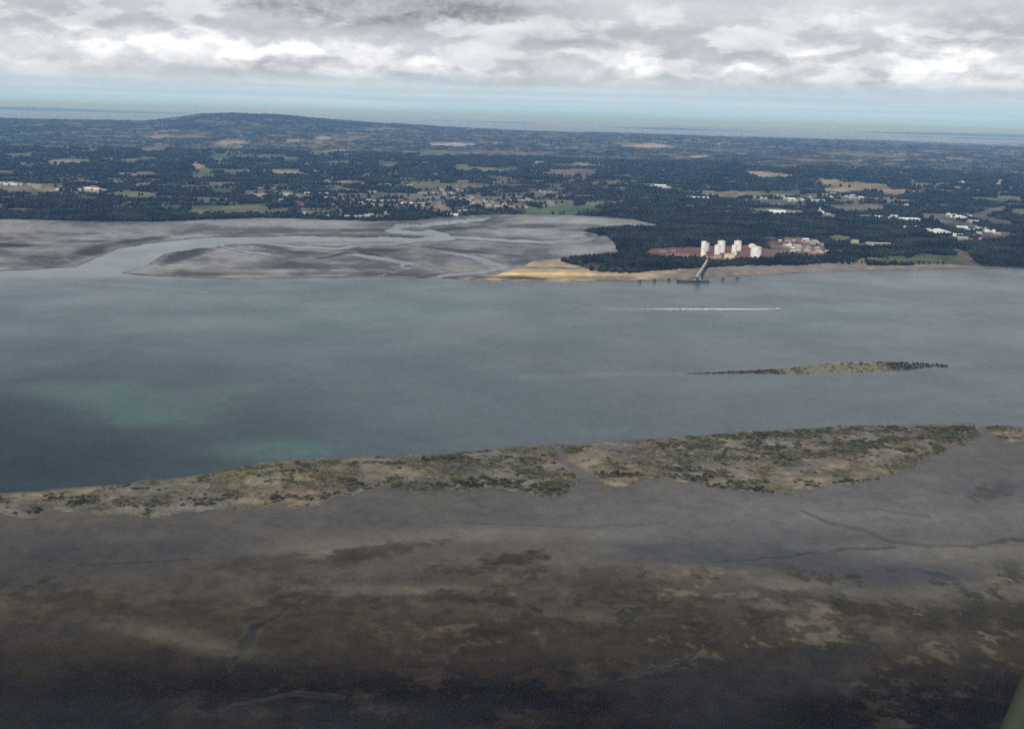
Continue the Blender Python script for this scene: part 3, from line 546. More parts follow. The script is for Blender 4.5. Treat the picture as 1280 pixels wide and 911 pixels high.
def land_cover(x, y, u, v):
    """returns tint, open (1 = no trees)"""
    r = np.hypot(x, y)
    wx = x + fbm(x / 300, y / 300, 171, 3) * 90; wy = y + fbm(x / 300, y / 300, 173, 3) * 90
    n1 = fbm(x / 900, y / 900, 175, 4); n2 = fbm(x / 130, y / 200, 177, 4, .6); nu = fbm(u / 16, v / 3, 179, 3, .6)
    c = np.zeros(u.shape + (3,)) + np.array((0.010, 0.014, 0.011))
    c = lerp(c, (0.018, 0.025, 0.017), sst(-.3, .6, n1))
    c = lerp(c, (0.034, 0.033, 0.026), sst(.1, .7, n2) * .5)
    op = np.zeros(u.shape)
    # patchwork of small holdings: straight-edged cells in metres
    ca, sa = math.cos(.35), math.sin(.35)
    fx = (wx * ca + wy * sa) / 300; fy = (-wx * sa + wy * ca) / 210
    ix = np.floor(fx); fy = fy + (ix % 2) * .37; iy = np.floor(fy)
    def hh(s):
        return np.modf(np.abs(np.sin(ix * 127.1 + iy * 311.7 + s * 74.7) * 43758.5453))[0]
    h1, h2, h3 = hh(1), hh(2), hh(3)
    ex = np.minimum(fx - ix, 1 - fx + ix); ey = np.minimum(fy - iy, 1 - fy + iy)
    inside = sst(.05, .12, ex) * sst(.06, .16, ey)
    dens = np.interp(v, [150, 172, 185, 240, 262, 275], [.2, .45, .6, .6, .42, .0]) + n1 * .16
    isf = (h1 < dens) & (v < 262) & (r > 4400)
    pal = np.array([OLIVE, CLEAR, (.085, .10, .06), (.13, .12, .10), (.24, .20, .15), (.06, .085, .045), (.07, .075, .06)])
    pal = pal * 1.15; pc = pal[np.minimum((h2 * 7).astype(int), 6)] * (.6 + .4 * h3)[..., None]
    k = inside * isf * .9
    c = c * (1 - k[..., None]) + pc * k[..., None]; op = np.maximum(op, k)
    ck = sst(.42, .62, fbm(x / 85, y / 150, 401, 4, .6) + .25 * fbm(x / 1400, y / 1400, 403, 2)) * (v > 150) * sst(272, 262, v) * .8
    c = lerp(c, (.085, .085, .06), ck); op = np.maximum(op, ck)
    ck2 = sst(.55, .7, fbm(x / 60, y / 130, 411, 3, .6)) * (v > 165) * sst(268, 255, v) * .8
    c = lerp(c, (.17, .145, .12), ck2); op = np.maximum(op, ck2)
    # town speckle: gardens, roads and bare lots
    town = np.maximum.reduce([blob(u, v, 570, 250, 200, 22, 0, .5), blob(u, v, 400, 262, 90, 11, 0, .5), blob(u, v, 1010, 250, 150, 13, .0, .5) * .8, blob(u, v, 640, 232, 110, 10, 0, .6) * .6])
    tk = town * sst(.0, .5, fbm(x / 45, y / 90, 181, 4, .7)) * .8
    c = lerp(c, (.135, .12, .105), tk); op = np.maximum(op, tk)
    for (a, b, w, h, s, col) in FIELDS:
        k = blob(u, v, a, b, w, h, s, .22, nu * .5) * (.72 + .28 * sst(-.3, .2, n2 + nu * .5))
        c = lerp(c, col, k); op = np.maximum(op, k)
    yd = sst(-.6, .8, sdist(u, v, YARD, 1.3) + nu * 1.0)
    c = lerp(c, (.185, .088, .066), yd); c = lerp(c, (.12, .10, .085), yd * sst(.0, .5, nu + n2 * .4) * .7); op = np.maximum(op, yd)
    c = lerp(c, (.30, .23, .19), yd * blob(u, v, 870, 321.5, 30, 1.8, .04, .5, nu * .5) * .9)
    c = lerp(c, (.31, .17, .12), yd * blob(u, v, 850, 319.5, 14, 3, .04, .5, nu * .5) * .8)
    vl = sst(-.6, .8, sdist(u, v, VILL, 1.3) + nu * 1.2)
    c = lerp(c, (.17, .125, .10), vl * sst(-.5, .5, nu + .1)); op = np.maximum(op, vl * .85)
    # dune scrub beside the beach tongue
    c = c * (1 + .22 * n2 + .12 * nu)[..., None]
    return c, op
def f_land(x, y, u, v):
    h = land_h(x, y)
    r = np.hypot(x, y)
    u2, v2 = project(x, y, h + 0.0)
    back = y < 1
    u2 = np.where(back, u, u2); v2 = np.where(back, v, v2)
    n3 = fbm(x / 40, y / 90, 191, 4, .6)
    sd = sdist(u, v, LAND, 1.5) + n3 * .9
    c, op = land_cover(x, y, u2, v2)
    up = 1 - np.exp(-np.clip(sd, 0, 400) / 5)
    canopy = sst(9500, 11500, r) * (1 - np.clip(op * 1.6, 0, 1)) * sst(60000, 30000, r)
    z = np.where(sd > 0, 1.0 + (h - 1.0) * up, 1 + sd * .6) + canopy * (13 + 8 * fbm(x / 60, y / 120, 193, 3, .7))
    return z, sd > -3, c, 0.0 * u
_fl = f_land
def f_land(x, y, u, v):
    z, k, c, w = _fl(x, y, u, v)
    r = np.hypot(x, y); e = 31000 + 5000 * fbm(x / 9000, y / 9000, 301, 4)
    z = np.where(r > e, z - (r - e) * .02, z)
    return z, k & (z > -8), c, w
sheet('mainland', axis_r(200, 14, .45, [42000, 45000]), axis_t(0.05, 28), land_mat('farmland_and_forest_floor', (220, 50, 14), .25, .0, 1), f_land)

def f_far(x, y, u, v):
    r = np.hypot(x, y); th = np.arctan2(x, y)
    def rid(rc, w, h, f, s, lo): return np.clip(h * (.55 + fbm(th * f, 0 * th + s, s, 4)) * np.exp(-((r - rc - 3000 * fbm(th * 3, 0 * th, s + 5, 2)) / w) ** 2) - lo, -6, 400)
    z = np.maximum(rid(52000, 3500, 110, 7, 311, 45), rid(72000, 5000, 150, 5, 317, 40))
    c = np.zeros(u.shape + (3,)) + np.array((.02, .035, .03))
    return z - 1, z > -5, c, 0.0 * u
sheet('far_islands', np.concatenate([np.linspace(40000, 60000, 40), np.linspace(61000, 85000, 36)]), np.radians(np.arange(-45, 45, .12)), land_mat('far_wooded_hills', (900, 300), .3, 0, 1), f_far)

# ------------------------------------------------------------------ haze
hm = bpy.data.materials.new('haze_air'); hm.use_nodes = True
ht = hm.node_tree; ht.nodes.clear()
pv = ht.nodes.new('ShaderNodeVolumePrincipled'); ho = ht.nodes.new('ShaderNodeOutputMaterial'); ht.links.new(pv.outputs[0], ho.inputs['Volume'])
HAZE = 3.5e-5
pv.inputs['Density'].default_value = HAZE; pv.inputs['Color'].default_value = (0.25, 0.50, 1.0, 1); pv.inputs['Absorption Color'].default_value = (.78, .80, .8, 1); pv.inputs['Anisotropy'].default_value = 0.0
bm = bmesh.new(); bmesh.ops.create_cube(bm, size=1)
X0, Z0, Z1 = 250000, -4, 480
for vv in bm.verts: vv.co = Vector((vv.co.x * 2 * X0, vv.co.y * 2 * X0, Z0 if vv.co.z < 0 else Z1))
me = bpy.data.meshes.new('haze'); bm.to_mesh(me); bm.free()
hz = link('haze', me, hm); tag(hz, 'thin blue haze lying over the far land', 'haze', kind='stuff')

# ------------------------------------------------------------------ vegetation masses (instanced crowns)
leaf = foliage_mat('forest_foliage', (0.0085, 0.0115, 0.0085))
scrub_m = foliage_mat('scrub_foliage', (0.036, 0.040, 0.020), 60, 9, .5, 1.7)
def crown_group(name, mat, cone=False):
    t = bpy.data.node_groups.new(name, 'GeometryNodeTree')
    t.interface.new_socket('Geometry', in_out='INPUT', socket_type='NodeSocketGeometry')
    t.interface.new_socket('Geometry', in_out='OUTPUT', socket_type='NodeSocketGeometry')
    N = t.nodes; L = t.links
    gi = N.new('NodeGroupInput'); go = N.new('NodeGroupOutput')
    ico = N.new('GeometryNodeMeshIcoSphere'); ico.inputs['Radius'].default_value = 1; ico.inputs['Subdivisions'].default_value = 3
    sp = N.new('GeometryNodeSetPosition'); nz = N.new('ShaderNodeTexNoise'); nz.inputs['Scale'].default_value = 1.7; nz.inputs['Detail'].default_value = 2
    sub = N.new('ShaderNodeVectorMath'); sub.operation = 'SUBTRACT'; sub.inputs[1].default_value = (.5, .5, .5)
    sc = N.new('ShaderNodeVectorMath'); sc.operation = 'SCALE'; sc.inputs[3].default_value = 1.3
    L.new(nz.outputs['Color'], sub.inputs[0]); L.new(sub.outputs[0], sc.inputs[0]); L.new(ico.outputs[0], sp.inputs['Geometry']); L.new(sc.outputs[0], sp.inputs['Offset'])
    sm = N.new('GeometryNodeSetMaterial'); sm.inputs['Material'].default_value = mat; L.new(sp.outputs[0], sm.inputs[0])
    tr = N.new('GeometryNodeTransform'); tr.inputs['Translation'].default_value = (0, 0, .75); L.new(sm.outputs[0], tr.inputs['Geometry'])
    iop = N.new('GeometryNodeInstanceOnPoints'); L.new(gi.outputs[0], iop.inputs['Points']); L.new(tr.outputs[0], iop.inputs['Instance'])
    a = N.new('GeometryNodeInputNamedAttribute'); a.data_type = 'FLOAT_VECTOR'; a.inputs['Name'].default_value = 'size'
    b = N.new('GeometryNodeInputNamedAttribute'); b.data_type = 'FLOAT_VECTOR'; b.inputs['Name'].default_value = 'turn'
    L.new(a.outputs[0], iop.inputs['Scale'])
    if 'Rotation' in iop.inputs: L.new(b.outputs[0], iop.inputs['Rotation'])
    L.new(iop.outputs[0], go.inputs[0])
    return t
def mass(name, pts, sizes, mat, label, cat):
    n = len(pts)
    me = bpy.data.meshes.new(name); me.vertices.add(n); me.vertices.foreach_set('co', pts.astype(np.float32).ravel())
    a = me.attributes.new('size', 'FLOAT_VECTOR', 'POINT'); a.data.foreach_set('vector', sizes.astype(np.float32).ravel())
    tn = np.zeros((n, 3)); tn[:, 2] = rng.random(n) * 6.28
    b = me.attributes.new('turn', 'FLOAT_VECTOR', 'POINT'); b.data.foreach_set('vector', tn.astype(np.float32).ravel())
    me.update()
    o = link(name, me, mat)
    md = o.modifiers.new('crowns', 'NODES'); md.node_group = crown_group(name + '_crowns', mat)
    return tag(o, label, cat, kind='stuff')
def scatter(r1, r2, step, core=27.5):
    """jittered polar scatter with about step metres between points"""
    out = []
    r = r1
    while r < r2:
        n = int(2 * R_(core) * r / step)
        t = (np.arange(n) + rng.random(n)) / n * 2 * R_(core) - R_(core)
        rr = r + (rng.random(n) - .5) * step
        out.append(np.stack([rr * np.sin(t), rr * np.cos(t)], -1)); r += step
    return np.concatenate(out)
def z_land(x, y):
    h = land_h(x, y); u, v = project(x, y, 0.0)
    n3 = fbm(x / 40, y / 90, 191, 4, .6)
    sd = sdist(u, v, LAND, 1.5) + n3 * .9
    return 1.0 + (h - 1.0) * (1 - np.exp(-np.clip(sd, 0, 400) / 5)), sd
for (ra, rb, st, lo, hi, nm) in [(2700, 4600, 12, 6.5, 9.5, 'coastal'), (4600, 7000, 17, 8, 12, 'inland'), (7000, 10500, 27, 12, 17, 'distant')]:
    p = scatter(ra, rb, st); x, y = p[:, 0], p[:, 1]
    z, sd = z_land(x, y); u, v = project(x, y, z)
    c, op = land_cover(x, y, u, v)
    gap = fbm(x / 60, y / 60, 201, 3)
    keep = (sd > .8) & (op < .35 + .2 * gap)
    # open ground inside the mass where the photograph shows thin tree cover
    thin = blob(u, v, 560, 253, 240, 22, 0, .6) * .5
    keep &= rng.random(len(x)) > thin
    x, y, z = x[keep], y[keep], z[keep]
    s = (lo + (hi - lo) * rng.random(len(x)) ** 1.5) * .62 * (1 + .25 * fbm(x / 150, y / 150, 203, 3))
    sz = np.stack([s, s, s * (.95 + .5 * rng.random(len(x)))], -1)
    mass('forest', np.stack([x, y, z], -1), sz, leaf, {'coastal': 'dark evergreen forest covering the far shore around the storage tanks', 'inland': 'dark woodland between the fields behind the coastal forest', 'distant': 'bluish far woodland between fields towards the hills'}[nm], 'forest')
# scrub on the spit
p = scatter(1020, 1700, 2.7, 29); x, y = p[:, 0], p[:, 1]; u, v = project(x, y, 0.0)
n = fbm(x / 40, y / 40, 63, 5, .6)
sd = np.maximum(sdist(u, v, SPIT), sdist(u, v, SPIT2)) + n * 3.2 * sst(.3, 1, (v - (620 - u * .068)) / 20) + n * 1.6
cut = np.maximum.reduce([line(u, v, [(690, 556, 4), (700, 566, 6), (706, 578, 5), (722, 590, 8), (742, 600, 7)]), line(u, v, [(357, 600, 1), (353, 618, 1.2), (357, 636, 2)])])
sd = np.minimum(sd, 2.5 - cut - n)
veg = spit_veg(x, y, u, v, sd)
keep = (sd > 1.0) & (rng.random(len(x)) < veg * .85 + .012)
x, y, sd, n = x[keep], y[keep], sd[keep], n[keep]
s = .42 + 1.25 * rng.random(len(x)) ** 3
mass('dune_scrub', np.stack([x, y, .4 + 1.3 * (1 - np.exp(-sd / 5)) + .8 * np.clip(n, 0, 1) - .2], -1), np.stack([s * 1.7, s * 1.7, s * .6], -1), scrub_m, 'olive and dark green scrub growing on the sand spit', 'scrub')
p = scatter(1750, 2000, 4, 27); x, y = p[:, 0], p[:, 1]; u, v = project(x, y, 0.0); sd = sdist(u, v, ISLET, 1.6)
n2 = fbm(x / 24, y / 60, 85, 4, .6); mid = blob(u, v, 1040, 460, 90, 9, 0, .5, n2 * .4)
keep = (sd > 1.2) & (rng.random(len(x)) < .8 - mid * .68)
x, y, sd = x[keep], y[keep], sd[keep]; s = .6 + .8 * rng.random(len(x))
mass('islet_scrub', np.stack([x, y, 2.2 * (1 - np.exp(-sd / 5)) - .3], -1), np.stack([s * 1.6, s * 1.6, s * .7], -1), pmat('islet_scrub_foliage', (.032, .030, .02), .9, .1, vary=.5), 'low dark scrub covering the ends of the islet', 'scrub')

# ------------------------------------------------------------------ things
def put(px, py):
    z = 5.0
    for _ in range(8):
        x, y = ground(px, py, z); zz, _s = z_land(np.array([x]), np.array([y])); z = float(zz[0])
    return x, y, z
def mpp(x, y): return math.hypot(math.hypot(x, y), CAMH) / FOC     # metres per photograph pixel at a place
def empty(name, loc, rz=0.0):
    o = bpy.data.objects.new(name, None); COL.objects.link(o); o.location = loc; o.rotation_euler = (0, 0, rz); o.empty_display_size = 5
    return o
class MB:
    def __init__(s): s.bm = bmesh.new()
    def box(s, cx, cy_, cz, sx, sy, sz, rz=0, mi=0, bev=0):
        r = bmesh.ops.create_cube(s.bm, size=1); vs = r['verts']
        M = Matrix.Translation((cx, cy_, cz)) @ Matrix.Rotation(rz, 4, 'Z') @ Matrix.Diagonal((sx, sy, sz, 1))
        bmesh.ops.transform(s.bm, matrix=M, verts=vs)
        for f in {f for v in vs for f in v.link_faces}: f.material_index = mi
        return s
    def beam(s, a, b, w, h=None, mi=0):
        a, b = Vector(a), Vector(b); d = b - a; h = h or w
        r = bmesh.ops.create_cube(s.bm, size=1); vs = r['verts']
        M = Matrix.Translation((a + b) / 2) @ d.to_track_quat('X', 'Z').to_matrix().to_4x4() @ Matrix.Diagonal((d.length, w, h, 1))
        bmesh.ops.transform(s.bm, matrix=M, verts=vs)
        for f in {f for v in vs for f in v.link_faces}: f.material_index = mi
        return s
    def lathe(s, prof, seg=32, cx=0, cy_=0, mi=0, smooth=True):
        rings = []
        for (r, z) in prof:
            rings.append([s.bm.verts.new((cx + r * math.cos(2 * math.pi * k / seg), cy_ + r * math.sin(2 * math.pi * k / seg), z)) for k in range(seg)])
        for i in range(len(rings) - 1):
            for k in range(seg):
                f = s.bm.faces.new((rings[i][k], rings[i][(k + 1) % seg], rings[i + 1][(k + 1) % seg], rings[i + 1][k])); f.material_index = mi; f.smooth = smooth
        for ring, rev in ((rings[0], True), (rings[-1], False)):
            f = s.bm.faces.new(ring[::-1] if rev else ring); f.material_index = mi
        return s
    def gable(s, w, d, h, rh, over=.5, mi_w=0, mi_r=1, cx=0, cy_=0, z0=0, wall=True, roof=True):
        b = s.bm
        if wall:
            vs = [b.verts.new((cx + x, cy_ + y, z0 + z)) for (x, y, z) in [(-w/2, -d/2, 0), (w/2, -d/2, 0), (w/2, d/2, 0), (-w/2, d/2, 0), (-w/2, -d/2, h), (w/2, -d/2, h), (w/2, d/2, h), (-w/2, d/2, h), (-w/2, 0, h + rh), (w/2, 0, h + rh)]]
            for f in [(0, 1, 5, 4), (1, 2, 6, 9, 5), (2, 3, 7, 6), (3, 0, 4, 8, 7)]:
                q = b.faces.new([vs[i] for i in f]); q.material_index = mi_w
        if roof:
            W = w/2 + over; D = d/2 + over; k = rh * over / (d/2)
            t = .25
            lo = [(-W, -D, h - k + .05), (W, -D, h - k + .05), (W, 0, h + rh + .05), (-W, 0, h + rh + .05), (W, D, h - k + .05), (-W, D, h - k + .05)]
            a = [b.verts.new((cx + x, cy_ + y, z0 + z)) for x, y, z in lo]; c = [b.verts.new((cx + x, cy_ + y, z0 + z + t)) for x, y, z in lo]
            for f in [(c[0], c[1], c[2], c[3]), (c[3], c[2], c[4], c[5]), (a[3], a[2], a[1], a[0]), (a[5], a[4], a[2], a[3]), (a[0], a[1], c[1], c[0]), (a[4], a[5], c[5], c[4]), (a[1], a[2], c[2], c[1]), (a[2], a[4], c[4], c[2]), (a[3], a[0], c[0], c[3]), (a[5], a[3], c[3], c[5])]:
                q = b.faces.new(f); q.material_index = mi_r
        return s
    def mesh(s, name):
        bmesh.ops.recalc_face_normals(s.bm, faces=s.bm.faces[:])
        me = bpy.data.meshes.new(name); s.bm.to_mesh(me); s.bm.free(); return me
    def build(s, name, mats, parent=None): return link(name, s.mesh(name), mats, parent)

white = pmat('white_tank_paint', (.60, .59, .565), .45, .5, vary=.07, vscale=.12)
cream = pmat('cream_tank_paint', (.66, .60, .42), .5, .5, vary=.1, vscale=.12)
pink = pmat('faded_pink_panel', (.42, .27, .24), .7, .3, vary=.1)
steel = pmat('grey_steel', (.30, .30, .30), .5, .5, metal=.3, vary=.15)
conc = pmat('pale_concrete', (.40, .37, .34), .85, .3, vary=.15)
darkc = pmat('dark_wet_timber', (.045, .036, .036), .8, .3, vary=.2)
roofs = {'white': pmat('white_sheet_roof', (.72, .74, .74), .5, .4, vary=.08, vscale=.1), 'grey': pmat('grey_sheet_roof', (.36, .38, .40), .6, .4, vary=.12, vscale=.1), 'red': pmat('red_brown_roof', (.26, .11, .08), .8, .2, vary=.2),
         'tan': pmat('tan_roof', (.42, .33, .25), .8, .2, vary=.15), 'slate': pmat('dark_slate_roof', (.17, .18, .20), .7, .3, vary=.15), 'blue': pmat('pale_blue_roof', (.38, .50, .56), .5, .4, vary=.1)}
wallm = pmat('pale_house_wall', (.40, .37, .33), .85, .3, vary=.1); glass = pmat('dark_window_glass', (.03, .04, .05), .2, .5)

# storage tanks: centre u, base v, top v, width in photograph pixels
def tank(name, cu, vb, vt, wpx, mat, label, dome=.1, group='white storage tanks on the red earth yard', stair=True, cat='tank', trimmat=None):
    x, y, z = put(cu, vb); s = mpp(x, y); rad = wpx * s / 2
    x += 0; y += rad
    h = (vb - vt) * s / math.cos(R_(7)) - dome * rad * .6
    t = empty(name, (x, y, z)); tag(t, label, cat, group)
    b = MB().lathe([(rad * 1.05, -3), (rad * 1.05, .6), (rad, .62), (rad, h), (rad * .995, h + .02)], 40); b.build('shell', mat, t)
    r = MB().lathe([(rad * 1.01, h + .03), (rad * 1.01, h + .5), (rad * .85, h + .5 + dome * rad * .45), (rad * .5, h + .5 + dome * rad * .85), (rad * .12, h + .5 + dome * rad), (rad * .1, h + 1.6 + dome * rad)], 40)
    rf = r.build('roof', trimmat or mat, t)
    rail = MB()
    for k in range(20):
        a = 2 * math.pi * k / 20; a2 = 2 * math.pi * (k + 1) / 20
        rail.beam((rad * 1.0 * math.cos(a), rad * math.sin(a), h + .4), (rad * math.cos(a), rad * math.sin(a), h + 1.7), .12)
        rail.beam((rad * math.cos(a), rad * math.sin(a), h + 1.6), (rad * math.cos(a2), rad * math.sin(a2), h + 1.6), .12)
    rail.build('railing', steel, rf)
    if stair:
        st = MB(); n = 26; q = rad * 1.04
        for k in range(n):
            a = 3.6 + 1.7 * k / n; a2 = 3.6 + 1.7 * (k + 1) / n
            st.beam((q * math.cos(a), q * math.sin(a), h * k / n + .6), (q * math.cos(a2), q * math.sin(a2), h * (k + 1) / n + .6), .8, .12)
        st.build('stair', white, t)
    return t
tank('silo', 880, 318.5, 302.6, 7, white, 'tall white silo at the left end of the tank group', .12)
tank('silo', 884.6, 316.5, 304.2, 4.2, steel, 'slim grey silo tucked behind the leftmost tall white silo', .12, stair=False)
tank('silo', 879, 320.5, 312, 5.2, cream, 'short cream yellow tank in front of the leftmost tall silo', .15, stair=False)
tank('silo', 902, 316, 302, 9, white, 'tall white silo standing behind the cream topped silo', .12)
tank('silo', 897, 319.5, 307, 7.2, white, 'shorter white silo with a cream yellow top', .3, trimmat=cream)
tank('silo', 922.6, 313.5, 302, 9, white, 'tall white silo at the back right, nearest the forest', .12)
tank('silo', 918, 319.3, 307, 6.4, white, 'slim white silo in front of the back right silo', .14)
tank('storage_tank', 945.8, 322.3, 309.6, 12.6, white, 'broad white domed storage tank standing alone at the right', .16)
tank('storage_tank', 941, 309.8, 306, 8.5, cream, 'low cream domed tank at the back edge of the red yard', .35, stair=False)

def shed(name, cu, vb, wpx, dpx, hpx, roof, wall, label, cat='warehouse', rz=0.0, group=None, parts=True, rise=.12):
    x, y, z = put(cu, vb); s = mpp(x, y); w = wpx * s; h = hpx * s
    row = (x * x + y * y) / (CAMH * FOC); d = max(dpx * row, w * .25)
    t = empty(name, (x, y + d / 2, z), rz); tag(t, label, cat, group)
    rh = min(d, w) * rise
    if w >= d:
        MB().gable(w, d, h, rh, roof=False, z0=0).build('wall', wall, t); MB().gable(w, d, h, rh, 1.0, wall=False, mi_r=0).build('roof', roof, t)
        n = max(1, min(6, int(w / 22)))
        for k in range(n): MB().box(-w / 2 + w * (k + .5) / n, -d / 2 - .06, min(h * .35, 2.2), 4.5, .12, min(h * .7, 4.4)).build('loading_door', steel, t)
    else:
        for nm, kw, mt in (('wall', dict(roof=False), wall), ('roof', dict(wall=False, mi_r=0), roof)):
            o = MB().gable(d, w, h, rh, 1.0, **kw).build(nm, mt, t); o.rotation_euler = (0, 0, math.pi / 2)
        MB().box(0, -d / 2 - .06, min(h * .35, 2.2), min(5, w * .4), .12, min(h * .7, 4.4)).build('loading_door', steel, t)
    return t
# terminal buildings
shed('process_building', 911, 324.3, 11, .25, 7.0, conc, cream, 'low cream and white block between the silos and the shore', 'building')
shed('process_building', 917.4, 323.0, 1.6, .2, 7.2, roofs['white'], white, 'narrow bright white block at the right end of the cream block', 'building')
shed('process_building', 897, 323.6, 9, .22, 5.0, pink, pink, 'low pinkish building in front of the cream topped silo', 'building')
shed('loading_hopper', 884, 319.0, 2.6, .12, 3.4, darkc, darkc, 'small dark hopper building where the conveyor meets the yard', 'building')
for (cu, vb, w, h, rf, lb) in [(842, 314, 5, 1.2, 'grey', 'long low grey shed at the left end of the red yard'), (829, 315, 7, 1.0, 'grey', 'leftmost low shed on the red yard'), (868, 322.6, 8, 1.2, 'grey', 'low grey shed left of the conveyor foot'),
                               (958, 323.5, 5, 1.2, 'red', 'rust red shed right of the broad domed tank')]:
    shed('yard_shed', cu, vb, w, .12, h, roofs[rf], wallm, lb, 'shed')

# conveyor bridge from the yard to the pier head
def V3(px, py, z): x, y = ground(px, py, z); return Vector((x, y, z))
A = V3(884.2, 326, 15); B = V3(871.5, 346.2, 15)
cv = empty('conveyor_bridge', (B.x, B.y, 0)); tag(cv, 'pale covered conveyor bridge running down from the silos over the beach to the pier', 'bridge')
o0 = Vector((B.x, B.y, 0)); a, b_ = A - o0, B - o0
MB().beam(a, b_, 7.0, 1.0).build('deck', conc, cv)
MB().beam(a + Vector((0, 0, 2.3)), b_ + Vector((0, 0, 2.3)), 4.2, 3.6).build('gallery', pmat('gallery_cladding', (.46, .42, .38), .7, .3, vary=.12), cv)
tr = (b_ - a).normalized(); nr = Vector((-tr.y, tr.x, 0)).normalized()
L_ = (b_ - a).length; nn = int(L_ / 24)
for k in range(nn + 1):
    c_ = a + (b_ - a) * (k / nn)
    for sg in (-1, 1): MB().beam(c_ + nr * 3 * sg + Vector((0, 0, -.5)), (c_.x + nr.x * 4.2 * sg, c_.y + nr.y * 4.2 * sg, -3), 1.0).build('trestle_leg', darkc, cv)
    MB().beam((c_.x + nr.x * 3.6, c_.y + nr.y * 3.6, 6), (c_.x - nr.x * 3.6, c_.y - nr.y * 3.6, 6), .7).build('cross_brace', darkc, cv)
# pier head
x, y = ground(866, 351.0, 3); s = mpp(x, y)
ph = empty('pier_head', (x, y, 0)); tag(ph, 'dark timber loading pier at the seaward end of the conveyor bridge', 'pier')
Lp = 40 * s; rzp = 0.0
MB().box(0, 0, 5.0, Lp, 14, 1.4).build('deck', pmat('pier_deck', (.16, .11, .10), .85, .3, vary=.2), ph)
MB().box(0, -7.05, 3.6, Lp * .98, .5, 2.4).build('fender', darkc, ph)
pl = []
for k in range(12):
    for yy in (-6, 0, 6): MB().lathe([(.6, -4), (.6, 4.3)], 8, -Lp / 2 + 2 + (Lp - 4) * k / 11, yy).build('pile', darkc, ph)
tw = MB()
for sx in (-3, 3):
    for sy in (-3, 3): tw.beam((8 * s + sx, sy + 1, 5.7), (8 * s + sx * .6, sy * .6 + 1, 15), .7)
tw.box(8 * s, 1, 15.6, 6.5, 6.5, 1.2)
lt = tw.build('loading_tower', steel, ph)
MB().box(8 * s, -1, 9.2, 5.6, 6.4, 6.8).build('control_cabin', conc, ph)
MB().beam((8 * s, 1, 15.5), (8 * s - 12, -16, 18), 1.0).build('loading_boom', steel, ph)
MB().box(-11 * s, 1, 7.0, 7, 4, 2.6).box(-7 * s, 2, 6.6, 4, 3, 1.8).build('deck_store', pink, ph)
# barge alongside
x, y = ground(859, 352.2, 0); s = mpp(x, y)
bg = empty('barge', (x, y - 5, 0)); tag(bg, 'dark flat barge moored at the left of the loading pier', 'barge')
hb = bmesh.new(); Lb = 24 * s; sec = []
for (fx, wy, zb) in [(-.5, .75, 1.4), (-.44, .95, -.6), (-.3, 1, -1), (.3, 1, -1), (.44, .95, -.6), (.5, .75, 1.4)]:
    sec.append([hb.verts.new((fx * Lb, sy * 5.5 * wy, zz)) for sy, zz in ((-1, 3.0 + (abs(fx) > .4) * .8), (-1, zb), (1, zb), (1, 3.0 + (abs(fx) > .4) * .8))])
for i in range(5):
    for k in range(4): hb.faces.new((sec[i][k], sec[i][(k + 1) % 4], sec[i + 1][(k + 1) % 4], sec[i + 1][k]))
hb.faces.new(sec[0]); hb.faces.new(sec[-1][::-1]); bmesh.ops.recalc_face_normals(hb, faces=hb.faces[:])
me = bpy.data.meshes.new('hull'); hb.to_mesh(me); hb.free(); link('hull', me, darkc, bg)
MB().box(-Lb * .05, 0, 4.0, Lb * .62, 7, 1.6).build('cargo_hatch', pmat('rusty_hatch', (.15, .10, .09), .8, .3, vary=.25), bg)
MB().box(Lb * .38, 0, 5.2, 6, 6, 4).box(Lb * .38, 0, 7.6, 4.4, 4.4, 1.0).build('deckhouse', conc, bg)
# mooring dolphins
dm = None
for i, (cu, vb, lb) in enumerate([(799.5, 353, 'dark mooring dolphin farthest left of the pier'), (818, 352, 'dark mooring dolphin in the middle of the three left of the pier'), (836, 351, 'dark mooring dolphin nearest to the left end of the pier'),
                                  (903.4, 350, 'dark mooring dolphin first to the right of the pier'), (921.5, 349.4, 'dark mooring dolphin farthest to the right of the pier')]):
    x, y = ground(cu, vb, 0); s = mpp(x, y)
    if dm is None:
        a = MB().box(0, 0, 4.6, 8, 8, 2.2); cap = a.mesh('cap')
        ps = []
        for sx in (-1, 1):
            for sy in (-1, 1):
                q = MB().lathe([(.6, -4), (.6, 3.6)], 8); ps.append((q.mesh('pile'), sx * 2.9, sy * 2.9))
        bo = MB().lathe([(.9, 5.7), (.6, 5.8), (.6, 6.9), (1.0, 7.0), (.9, 7.4)], 10).mesh('bollard')
        cap.materials.append(darkc); bo.materials.append(steel)
        for q in ps: q[0].materials.append(darkc)
        dm = True
    t = empty('mooring_dolphin', (x, y, 0)); tag(t, lb, 'mooring dolphin', 'mooring dolphins beside the pier')
    for nm, mesh_, loc in [('cap', cap, (0, 0, 0)), ('bollard', bo, (0, 0, 0))] + [('pile', q[0], (q[1], q[2], 0)) for q in ps]:
        o = bpy.data.objects.new(nm, mesh_); COL.objects.link(o); o.parent = t; o.location = loc

